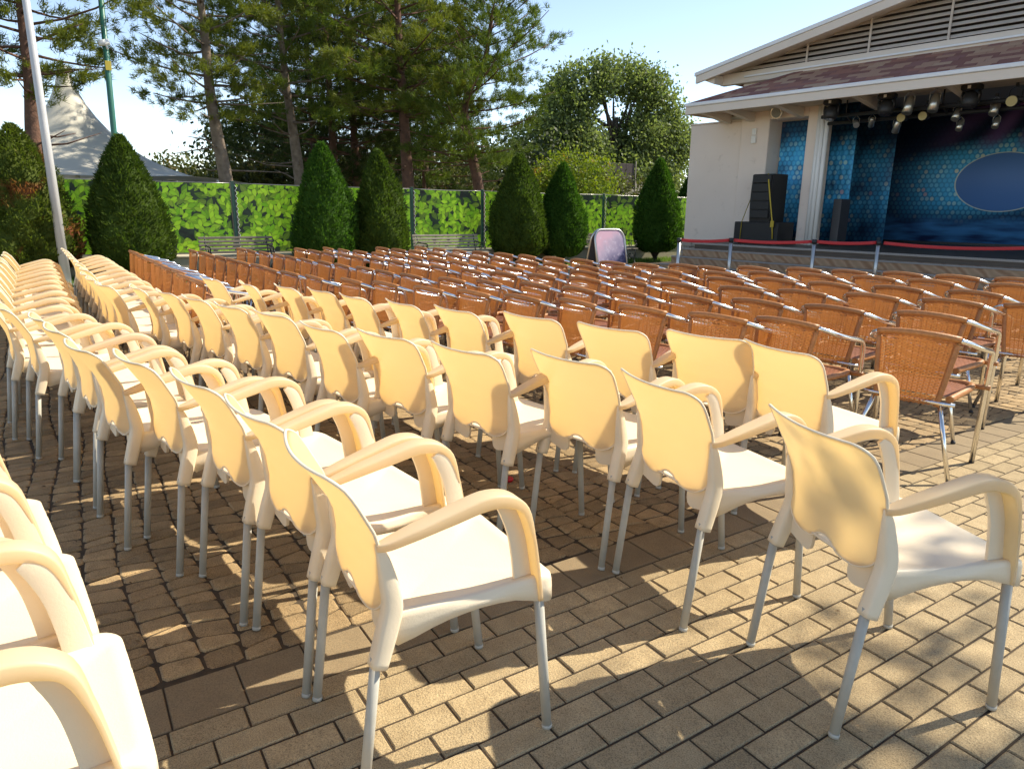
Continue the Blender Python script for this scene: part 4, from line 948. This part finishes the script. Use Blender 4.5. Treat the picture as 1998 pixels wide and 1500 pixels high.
def leaf_quads(C, N, ln, wd, g_, up=None):
    """flakes: centres C, direction N; rhombus of length ln, width wd"""
    n = len(C); a = unit(np.cross(N, unit(g_.normal(size=(n, 3)))));
    ln = np.asarray(ln).reshape(-1, 1); wd = np.asarray(wd).reshape(-1, 1)
    V = np.empty((n, 4, 3)); V[:, 0] = C - N * ln * .4; V[:, 1] = C + a * wd * .5; V[:, 2] = C + N * ln * .6; V[:, 3] = C - a * wd * .5
    return V.reshape(-1, 3), np.arange(n * 4).reshape(-1, 4)
def bark(name, c1, c2): return pbr(name, c1, 0.95, col2=c2, nscale=7, bump=0.02, bscale=22)
M_bark_red = bark('reddish_pine_bark', (0.17, 0.085, 0.055), (0.09, 0.05, 0.035)); M_bark_grey = bark('grey_pine_bark', (0.26, 0.20, 0.15), (0.13, 0.095, 0.07)); M_bark_dark = bark('dark_bark', (0.07, 0.055, 0.04), (0.045, 0.035, 0.028))

M_yew = foliage_mat('clipped_conifer_green', (0.020, 0.060, 0.008), (0.055, 0.120, 0.014), .36, rough=.8)
M_yew_b = foliage_mat('olive_conifer_green', (0.026, 0.052, 0.008), (0.070, 0.110, 0.016), .36, patch=(0.13, 0.062, 0.02), pthr=.66, rough=.8)
M_yew_r = foliage_mat('browning_conifer', (0.045, 0.068, 0.010), (0.10, 0.13, 0.02), .36, patch=(0.26, 0.085, 0.035), pthr=.56, rough=.8)
def clipped_conifer(x, y, h, w, m, label, seed, zb=.12, n=11000, stem=True, rag=1.0):
    g_ = np.random.default_rng(seed); t = tag(empty('clipped_conifer', (x, y, 0)), label, 'conifer', 'clipped conifers along the leaf-printed fence')
    prof = lambda s: np.interp(s, [0, .04, .12, .25, .45, .65, .82, .93, 1.0], [.50, .74, .93, 1.0, .90, .68, .42, .21, .04])
    ph = g_.uniform(0, 6, 6)
    def rad(s, a): return prof(s) * w / 2 * (1 + rag * (.05 * np.sin(3 * a + 7 * s + ph[0]) + .045 * np.sin(5 * a - 11 * s + ph[1]) + .035 * np.sin(9 * a + 23 * s + ph[2]) + .02 * np.sin(17 * a + 41 * s + ph[3])))
    # dense dark inside
    ns, na = 18, 20; Vc = []; Fc = []
    for i in range(ns + 1):
        s = i / ns
        for j in range(na):
            a = 2 * pi * j / na; r_ = float(rad(np.array([s]), np.array([a]))[0]) * .86; Vc.append((r_ * math.cos(a), r_ * math.sin(a), zb + .03 + s * (h - zb - .1)))
    for i in range(ns):
        for j in range(na): Fc.append((i * na + j, i * na + (j + 1) % na, (i + 1) * na + (j + 1) % na, (i + 1) * na + j))
    s = g_.beta(1.0, 1.25, n); a = g_.uniform(0, 2 * pi, n); rr_ = rad(s, a) * (1 + .03 - np.abs(g_.normal(0, .075, n))) + g_.normal(0, .008, n)
    C = np.stack([rr_ * np.cos(a), rr_ * np.sin(a), zb + s * (h - zb)], 1)
    N = unit(np.stack([np.cos(a), np.sin(a), np.full(n, .9)], 1) + g_.normal(0, .45, (n, 3)))
    V, F = leaf_quads(C, N, g_.uniform(.05, .13, n), g_.uniform(.018, .036, n), g_)
    V = np.vstack([np.array(Vc), V]); F = np.vstack([np.array(Fc), F + len(Vc)])
    link('crown', fast_mesh('crown', V, F, m), t)
    b = MB().tube([(0, 0, -.02), (.02, 0, zb + .1), (0, 0, h * .5)], [.07, .055, .02], 8)
    tk = link('trunk', b.mesh('trunk', M_bark_dark), t)
    for k in range(7):
        aa = 2 * pi * k / 7 + .3; link('branch', MB().tube([(0, 0, .06), (.16 * math.cos(aa), .16 * math.sin(aa), .20 + zb * .5), (.36 * w * math.cos(aa), .36 * w * math.sin(aa), zb + .30)], [.03, .022, .01], 6).mesh('branch', M_bark_dark), tk)
clipped_conifer(-15.12, -.40, 2.68, 1.62, M_yew_r, 'ragged clipped conifer with reddish brown dead patches beside the pale lamp post', 1, zb=.22, rag=1.9)
clipped_conifer(-15.04, 1.20, 2.60, 1.40, M_yew_b, 'olive clipped conifer beside the thin green camera pole', 2, zb=.12)
clipped_conifer(-14.86, 4.86, 2.66, 1.36, M_yew, 'tall deep green clipped conifer beside the dark weathered bench', 3, zb=.08)
clipped_conifer(-14.80, 6.06, 2.57, 1.26, M_yew_b, 'clipped conifer with a lumpy sunlit flank close to the pale grey bench', 4, zb=.08, rag=1.6)
clipped_conifer(-14.62, 9.58, 2.65, 1.40, M_yew_b, 'clipped conifer between the pale grey bench and a slightly shorter conifer', 5, zb=.2)
clipped_conifer(-14.56, 10.85, 2.49, 1.24, M_yew, 'slightly shorter clipped conifer standing right behind the sandwich board', 6, zb=.2)
clipped_conifer(-14.40, 13.98, 2.72, 1.30, M_yew, 'clipped conifer with bare forked stem beside the stage wing wall', 7, zb=.26)
clipped_conifer(-15.9, 16.9, 2.62, 1.30, M_yew, 'clipped conifer mostly hidden behind the stage wing wall', 8, zb=.2)

M_pine = [foliage_mat('pine_needles_%s' % nm_, c1, c2, .30, (1.7, 1.7, .7)) for nm_, c1, c2 in
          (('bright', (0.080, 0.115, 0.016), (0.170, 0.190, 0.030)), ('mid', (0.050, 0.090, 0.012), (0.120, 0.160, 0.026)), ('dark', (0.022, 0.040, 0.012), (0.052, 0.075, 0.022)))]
M_brownneedle = foliage_mat('dead_needles', (0.20, 0.09, 0.035), (0.27, 0.14, 0.06), .25)
def pine(pts, rad0, c0, h, rmax, m, label, seed, bm=None, nb=56, density=1.0, lean=(0, 0), ndl=.17, low_dead=True):
    """pts: trunk points (x,y,z); crown from height c0 to h"""
    g_ = np.random.default_rng(seed); base = pts[0]
    t = tag(empty('pine_tree', base), label, 'tree', 'pines behind the leaf-printed fence')
    P = smooth_path([(p[0] - base[0], p[1] - base[1], p[2] - base[2]) for p in pts], 5); n = len(P)
    link('trunk', MB().tube(P, [rad0 * (1 - .75 * i / (n - 1)) for i in range(n)], 10).mesh('trunk', bm or M_bark_red), t)
    zs = np.array([p.z for p in P]); xs = np.array([p.x for p in P]); ys = np.array([p.y for p in P])
    cen = []; dirs = []; limb = MB()
    for k in range(nb):
        f = (k + g_.uniform(0, 1)) / nb; z = c0 + (h - c0) * f
        zz = min(z, zs[-1]); ox, oy = np.interp(zz, zs, xs), np.interp(zz, zs, ys)
        L = rmax * np.interp(f, [0, .15, .45, .8, 1], [.62, .95, 1.0, .62, .22]) * g_.uniform(.65, 1.12)
        a = k * 2.399 + g_.uniform(-.5, .5); rise = np.interp(f, [0, .4, 1], [-.10, .14, .6]) + g_.uniform(-.1, .12)
        ax = np.array([math.cos(a), math.sin(a), rise]); p0 = np.array([ox, oy, z]); side = np.array([-math.sin(a), math.cos(a), 0])
        bend = g_.uniform(-.25, .25)
        q = [p0 + ax * L * s + side * bend * L * s * s + np.array([0, 0, .12 * L * s * s]) for s in (0, .35, .7, 1.0)]
        limb.tube(q, [rad0 * .20 * (1 - .5 * f), rad0 * .13 * (1 - .5 * f), .02, .008], 5)
        nt = int(46 * density * (L / 2.2))
        cs_ = g_.uniform(.34, 1.0, max(3, int(L * 2.6))); co_ = g_.normal(0, 1, (len(cs_), 3))
        for ti in range(nt):
            ci = ti % len(cs_); s = cs_[ci] + g_.normal(0, .035)
            c_ = p0 + ax * L * s + side * bend * L * s * s + np.array([0, 0, .12 * L * s * s])
            sp = .34 * L * (1.15 - s) + .10
            lat = (.85 * co_[ci] + .42 * g_.normal(0, 1, 3)) * np.array([sp, sp, .12]) + np.array([0, 0, g_.normal(0, .05)]); cen.append(c_ + lat); dirs.append(ax * .5 + lat * .8 / sp * .4 + np.array([0, 0, .45]))
    nd = 10 if low_dead else 3
    for k in range(nd):                       # bare dead limbs below the crown
        z = g_.uniform(min(1.6, c0 * .6), c0 + .8); a = g_.uniform(0, 2 * pi); L = g_.uniform(.6, 1.9); zz = min(z, zs[-1])
        o = np.array([np.interp(zz, zs, xs), np.interp(zz, zs, ys), z]); d = np.array([math.cos(a), math.sin(a), g_.uniform(-.1, .35)])
        limb.tube([o, o + d * L * .5 + np.array([0, 0, -.05]), o + d * L + g_.normal(0, .1, 3)], [.03, .018, .006], 5)
    tag(link('limbs', limb.mesh('limbs', bm or M_bark_red), t), kind='stuff')
    cen = np.array(cen); dirs = unit(np.array(dirs)); K = 26; n = len(cen)
    C = np.repeat(cen, K, 0); D = unit(np.repeat(dirs, K, 0) + g_.normal(0, .62, (n * K, 3)))
    ln = g_.uniform(.6, 1.2, n * K)[:, None] * ndl; sidev = unit(np.cross(D, g_.normal(size=(n * K, 3)))) * (ndl * .055)
    C = C + g_.normal(0, .035, C.shape)
    V = np.empty((n * K, 3, 3)); V[:, 0] = C - sidev; V[:, 1] = C + sidev; V[:, 2] = C + D * ln
    # needles of one tuft share an island colour through joined bases: keep separate islands
    link('crown', fast_mesh('crown', V.reshape(-1, 3), np.arange(n * K * 3).reshape(-1, 3), m), t)
    return t
pine([(-18.5, -.22, 0), (-18.5, -.13, 2.5), (-18.5, -.03, 3.8), (-18.5, 0, 5.3), (-18.4, .1, 8.5)], .19, 3.6, 9.5, 2.2, M_pine[0], 'pine with a dark trunk behind the browning conifer and the pale lamp post', 11, nb=54)
pine([(-20, 4.02, 0), (-20, 3.95, 2.0), (-20, 3.84, 3.0), (-20, 3.75, 4.1), (-20, 3.74, 5.5), (-20, 3.68, 7), (-20, 3.7, 10)], .20, 3.5, 10.5, 2.2, M_pine[0], 'pine with a pale grey crooked trunk standing clear of the others', 12, bm=M_bark_grey, nb=56)
pine([(-21.5, 6.42, 0), (-21.5, 6.3, 2.4), (-21.5, 6.2, 3.6), (-21.5, 6.1, 4.7), (-21.5, 6.0, 7), (-21.5, 6.0, 10)], .19, 3.6, 11, 3.0, M_pine[1], 'pine with a slim trunk behind the deep green clipped conifer', 13, bm=M_bark_grey, nb=56)
pine([(-20.5, 9.5, 0), (-20.5, 9.36, 2.0), (-20.5, 9.28, 3.7), (-20.5, 9.22, 5.1), (-20.5, 9.15, 7), (-20.5, 9.1, 9.5)], .22, 3.9, 9.8, 2.9, M_pine[0], 'pine with a straight thick reddish trunk behind a green fence post', 14, nb=58)
pine([(-19.5, 11.48, 0), (-19.5, 11.3, 1.85), (-19.5, 10.99, 3.1), (-19.5, 10.79, 4.1), (-19.5, 11.0, 4.9), (-19.5, 11.5, 5.7), (-19.4, 11.7, 7.0)], .19, 2.7, 7.3, 3.0, M_pine[1], 'leaning reddish pine with a bent trunk, last of the pines towards the round leafy tree', 15, nb=52)
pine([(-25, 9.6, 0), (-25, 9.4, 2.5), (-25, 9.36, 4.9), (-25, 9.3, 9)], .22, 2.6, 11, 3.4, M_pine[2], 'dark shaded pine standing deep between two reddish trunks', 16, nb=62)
pine([(-24, 11.65, 0), (-24, 11.58, 2.4), (-24, 11.56, 4.5), (-24, 11.5, 6.5)], .09, 2.4, 8.5, 2.4, M_pine[1], 'thin young pine seen between the straight and the leaning trunks', 17, nb=46)
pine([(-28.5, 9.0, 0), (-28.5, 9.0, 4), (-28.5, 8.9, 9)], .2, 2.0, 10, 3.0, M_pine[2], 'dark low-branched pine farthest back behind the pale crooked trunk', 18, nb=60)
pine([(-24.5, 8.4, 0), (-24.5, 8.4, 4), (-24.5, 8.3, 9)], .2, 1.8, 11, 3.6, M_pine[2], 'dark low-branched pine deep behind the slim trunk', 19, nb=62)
pine([(-20, -2.8, 0), (-20, -2.8, 4), (-20, -2.9, 9)], .2, 2.8, 10, 2.6, M_pine[1], 'pine reaching in from beyond the browning conifer', 20, nb=54)
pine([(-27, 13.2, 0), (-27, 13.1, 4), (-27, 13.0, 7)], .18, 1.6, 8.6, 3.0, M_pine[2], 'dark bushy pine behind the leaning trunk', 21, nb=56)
# leafy trees
M_leafA = foliage_mat('grey_green_leaf', (0.080, 0.118, 0.040), (0.18, 0.215, 0.085), .46, (1.6, 1.65, .9), rough=.5)
M_leafY = foliage_mat('yellow_green_leaf', (0.085, 0.15, 0.02), (0.19, 0.23, 0.03), .40, (1.5, 1.5, .5), patch=(0.32, 0.17, 0.03), pthr=.60)
M_under = foliage_mat('olive_undergrowth', (0.045, 0.055, 0.016), (0.10, 0.105, 0.03), .3, patch=(0.13, 0.08, 0.035), pthr=.6, pscale=.5)
def leafy(name, base, lobes, n, lsize, m, label, cat, seed, trunk=None, group=None, limbs=14, bmat=None):
    g_ = np.random.default_rng(seed); t = tag(empty(name, base), label, cat, group)
    tot = sum(r_[3] * r_[3] * r_[4] for r_ in lobes); Vs = []; Fs = []; o = 0
    for (cx, cy, cz, rh, rv) in lobes:
        k = int(n * rh * rh * rv / tot); ncl = max(int(k / 26), 4)
        d = unit(g_.normal(size=(ncl, 3))); rad = g_.uniform(.62, 1.04, ncl) ** .7
        cl = np.array([cx, cy, cz]) + d * rad[:, None] * np.array([rh, rh, rv])
        C = np.repeat(cl, 26, 0) + g_.normal(0, 1, (ncl * 26, 3)) * lsize * 1.5
        N = unit(np.repeat(d, 26, 0) * .6 + g_.normal(0, .8, (ncl * 26, 3)) + np.array([0, 0, -.1]))
        V, F = leaf_quads(C, N, g_.uniform(.7, 1.3, len(C)) * lsize, g_.uniform(.45, .75, len(C)) * lsize, g_)
        Vs.append(V); Fs.append(F + o); o += len(V)
    link('crown', fast_mesh('crown', np.vstack(Vs), np.vstack(Fs), m), t)
    b = MB()
    tr_ = trunk or .2; zc = lobes[0][2]
    link('trunk', MB().tube([(0, 0, 0), (.05, .05, zc * .5), (0, .1, zc)], [tr_, tr_ * .75, tr_ * .4], 9).mesh('trunk', bmat or M_bark_dark), t)
    for i in range(limbs):
        lo = lobes[i % len(lobes)]; d = unit(g_.normal(size=(1, 3)))[0]
        e = np.array(lo[:3]) + d * np.array([lo[3], lo[3], lo[4]]) * .8
        b.tube([(0, .05, zc * g_.uniform(.45, .9)), tuple((np.array([0, 0, zc * .8]) + e) / 2), tuple(e)], [tr_ * .4, tr_ * .22, .02], 5)
    tag(link('limbs', b.mesh('limbs', bmat or M_bark_dark), t), kind='stuff'); return t
BX_, BY_ = -40, 34.2
leafy('leafy_tree', (BX_, BY_, 0), [(-.6, -4.0, 7.6, 1.9, 1.8), (-.3, -3.0, 9.3, 1.7, 1.4), (.3, -1.6, 10.0, 1.3, 1.1), (0, 1.0, 10.1, 1.6, 1.2), (.4, 2.6, 9.6, 1.5, 1.2), (-.5, -6.4, 5.2, 1.5, 1.7), (-.4, -7.2, 3.8, 1.5, 1.5), (0, 4.2, 8.6, 1.5, 1.4), (0, 2.2, 6.3, 2.2, 1.6), (.2, 4.6, 6.8, 1.7, 1.5), (.2, 6.0, 6.4, 1.3, 1.1), (.3, 7.0, 5.6, .9, .7), (.2, 5.6, 5.0, 1.5, 1.0), (0, -3.4, 5.4, 2.0, 1.6), (0, -5.4, 6.2, 1.3, 1.4), (0, -5.2, 4.2, 1.5, 1.2), (0, .4, 4.0, 2.6, 1.5), (0, 3.4, 3.6, 2.4, 1.4)],
      64000, .26, M_leafA, 'large round-crowned leafy tree rising between the pines and the stage building', 'tree', 41, trunk=.42, limbs=26)
leafy('leafy_shrub', (-20, 15.4, 0), [(0, 0, 2.6, 1.1, .7), (0, -1.0, 2.3, .8, .6), (0, 1.0, 2.4, .8, .55), (0, 1.55, 2.7, .35, .35), (0, 0, 1.6, 1.5, .9)], 9000, .11, M_leafY, 'yellowing leafy shrub showing above the fence near the round-topped sign', 'shrub', 42, trunk=.06)
leafy('leafy_shrub', (-23.5, 19.0, 0), [(0, 0, 1.9, 1.6, 1.1), (0, 2.0, 1.7, 1.4, .9), (0, -2, 1.6, 1.3, .9)], 7000, .14, M_under, 'olive shrub behind the pale picket fence', 'shrub', 43, trunk=.06)
def mass(name, x0, x1, y0, y1, zlo, zhi, n, ls, m, seed):
    g_ = np.random.default_rng(seed); ncl = n // 24; cl = np.stack([g_.uniform(x0, x1, ncl), g_.uniform(y0, y1, ncl), g_.uniform(0, 1, ncl) ** 1.2], 1)
    hmax = zlo + (zhi - zlo) * (.55 + .45 * np.sin(cl[:, 1] * .9 + 1.3 * np.sin(cl[:, 1] * .37)) * .8)
    cl[:, 2] = cl[:, 2] * hmax; C = np.repeat(cl, 24, 0) + g_.normal(0, ls * 1.7, (ncl * 24, 3)); N = unit(g_.normal(size=(len(C), 3)) + np.array([.3, -.2, .3]))
    V, F = leaf_quads(C, N, g_.uniform(.7, 1.3, len(C)) * ls, g_.uniform(.5, .8, len(C)) * ls, g_)
    return tag(link(name, fast_mesh(name, V, F, m)), kind='stuff')
mass('undergrowth', -31, -27.5, 2.5, 24, 1.6, 3.6, 34000, .20, M_under, 51)
M_dkwood = foliage_mat('dark_pine_wood', (0.014, 0.024, 0.007), (0.040, 0.052, 0.014), .2)  # darker green for the wood mass behind the pines
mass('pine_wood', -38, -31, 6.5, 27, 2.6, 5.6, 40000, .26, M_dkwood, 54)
mass('distant_woods', -62, -52, -10, 62, 2.2, 4.4, 110000, .30, M_under, 52)
mass('distant_woods', -60, -10, 70, 78, 2.5, 4.6, 40000, .45, M_under, 53)

# off-frame tree whose shade dapples the brick aisle
leafy('shade_tree', (3.0, 8.3, 0), [(-2.0, 0, 6.5, .8, .5), (-1.9, .9, 6.6, .75, .5), (-1.4, .3, 6.7, .8, .5), (-2.15, -.6, 6.4, .6, .45), (-1.7, -.9, 6.3, .8, .6), (-1.6, -1.9, 6.3, .8, .6), (-.9, -.6, 6.6, 1.3, .8), (.3, -1.0, 6.8, 1.4, .9), (-.6, .6, 7.0, 1.3, .8), (-1.3, -2.6, 6.0, 1.0, .6), (.2, -2.6, 6.3, 1.2, .7), (1.2, -.2, 6.8, 1.4, .8)], 7600, .12, M_leafA, 'leafy shade tree spreading over the open brick aisle', 'tree', 61, trunk=.16, limbs=12)

# ------------------------------------------------------------------ tent, poles, far fences
M_tent = pbr('white_membrane', (0.74, 0.69, 0.58), 0.6, col2=(0.69, 0.64, 0.53), nscale=.7, transl=.15, tcol=(.8, .75, .6))
tt = tag(empty('peaked_tent', (-25.5, .80, 0)), 'large white peaked tent roof behind the fence and pines', 'tent')
na, nr = 32, 14; Vt = []; Ft = []
for i in range(nr + 1):
    s = i / nr; z = 5.15 - (5.15 - 2.05) * (1 - (1 - s) ** 2.1) ** .95; 
    for j in range(na):
        a = 2 * pi * j / na; sc_ = 1 + .10 * s * math.cos(4 * a); r_ = (.14 + 4.4 * s ** 1.35) * sc_
        Vt.append((r_ * math.cos(a) * .9, r_ * math.sin(a), z + .12 * s * (1 - math.cos(4 * a)) * .5))
for i in range(nr):
    for j in range(na): Ft.append((i * na + j, i * na + (j + 1) % na, (i + 1) * na + (j + 1) % na, (i + 1) * na + j))
link('membrane', MB().add(Vt, [tuple(reversed(f)) for f in Ft], True).mesh('membrane', M_tent), tt)
link('peak_cap', MB().lathe([(.17, 5.1), (.15, 5.22), (.04, 5.3)], 14).mesh('peak_cap', M_flash), tt)
link('mast', MB().tube([(0, 0, 0), (0, 0, 5.2)], .07, 8).mesh('mast', M_whitepaint), tt)
for k in range(8):
    a = 2 * pi * k / 8 + .2; link('side_post', MB().tube([(3.9 * math.cos(a), 4.3 * math.sin(a), 0), (3.9 * math.cos(a), 4.3 * math.sin(a), 2.1)], .05, 6).mesh('side_post', M_whitepaint), tt)
M_pole = pbr('pale_grey_paint', (0.56, 0.56, 0.56), .4, col2=(.50, .50, .50), nscale=3)
lp = tag(empty('lamp_post', (-14.47, .08, 0)), 'tall pale grey tapered lamp post on the grass by the browning conifer', 'lamp post')
link('shaft', MB().tube([(0, 0, 0), (0, 0, 2.6), (0, 0, 9.0)], [.078, .064, .034], 14).mesh('shaft', M_pole), lp)
link('base_plate', MB().cbox(-.17, .17, -.17, .17, 0, .03, .008).mesh('base_plate', M_pole), lp)
link('lamp_head', MB().tube([(0, 0, 9.0), (.25, -.1, 9.25), (.7, -.3, 9.35)], [.05, .07, .09], 10).mesh('lamp_head', M_pole), lp)
gp = tag(empty('camera_pole', (-17.5, 1.28, 0)), 'thin dark green pole with a yellow plate behind the olive conifer', 'pole')
link('shaft', MB().tube([(0, -.03, 0), (0, .03, 2.7), (0, .12, 6.6)], [.062, .058, .05], 10).mesh('shaft', pbr('green_pole_paint', (0.03, 0.14, 0.10), .4)), gp)
link('warning_plate', MB().cbox(.055, .065, .02, .13, 4.02, 4.2, .003).mesh('warning_plate', pbr('yellow_plate', (.55, .42, .05), .5)), gp)
cm = tag(empty('security_camera', (-17.44, 1.36, 4.50)), 'white security camera clamped to the thin green pole', 'camera')
link('body', MB().tube([(0.02, -.14, 0.01), (.02, -.13, .01), (.02, .06, .06)], [.045, .06, .06], 10).mesh('body', M_whitepaint), cm)
link('lens', MB().tube([(.02, -.139, .01), (.02, -.148, .008)], .035, 10).mesh('lens', M_black), cm)
link('arm', MB().tube([(.0, .02, -.08), (.02, 0, 0)], .02, 6).mesh('arm', M_whitepaint), cm)
M_picket = pbr('grey_picket_wood', (0.42, 0.37, 0.29), .85, col2=(.34, .30, .23), nscale=5, obr=.12)
pf = tag(empty('picket_fence', (-25, 21.6, 0)), 'pale pointed picket fence seen above the leaf-printed fence', 'fence')
pk = MB().prism([(-.07, .4), (.07, .4), (.07, 2.45), (0, 2.62), (-.07, 2.45)], 0, -.012, .012).mesh('picket', M_picket)
for k in range(30): o = link('picket', pk, pf, (0, -2.6 + .19 * k, random.uniform(-.03, .03)))
for z in (.9, 2.0): link('rail', MB().box(-.055, -.014, -2.7, 3.1, z, z + .08).mesh('rail', M_picket), pf)
M_brownboard = pbr('dark_brown_board', (0.045, 0.028, 0.024), .7)
bb = tag(empty('brown_hoarding', (-24, 21.0, 0), 0), 'dark brown board panel on poles in front of the leafy tree', 'hoarding')
for k in range(3): link('board', MB().cbox(-.02, .02, -.74 + .5 * k, -.25 + .5 * k, 2.25, 3.3, .006).mesh('board', M_brownboard), bb)
for y in (-.8, .8): link('pole', MB().tube([(.04, y, 0), (.04, y, 3.42)], .025, 6).mesh('pole', M_slatw), bb)
link('strut', MB().tube([(.06, -1.7, 2.3), (.06, -.8, 3.2)], .02, 6).mesh('strut', M_picket), bb)
link('gate_board', MB().cbox(-.02, .02, -1.7, -.85, 1.6, 2.25, .006).mesh('gate_board', M_brownboard), bb)

# dry bits of leaf blown over the paving
nl = 90; lxy = np.stack([rng.uniform(-6, .6, nl), rng.uniform(-.3, 7, nl)], 1)
Vl = []
for x_, y_ in lxy:
    a = rng.uniform(0, 6.28); L = rng.uniform(.006, .016); w = L * .35; ca, sa = math.cos(a), math.sin(a)
    Vl += [(x_ - L * ca, y_ - L * sa, .004), (x_ - w * sa, y_ + w * ca, .007), (x_ + L * ca, y_ + L * sa, .004), (x_ + w * sa, y_ - w * ca, .009)]
tag(link('leaf_litter', fast_mesh('leaf_litter', Vl, np.arange(nl * 4).reshape(-1, 4), pbr('dry_leaf', (.14, .08, .03), .8, isl=.4))), kind='stuff')

# small red bottle cap lying between the rows
rc = tag(link('bottle_cap', MB().lathe([(.018, 0), (.02, .004), (.02, .012), (.016, .015)], 12).mesh('bottle_cap', pbr('red_plastic', (.55, .01, .02), .35)), None, (-2.90, 1.86, .002)), 'small red bottle cap on the cobbles between two white rows', 'bottle cap')
rc.scale = (1.25, 1.25, 1.25)
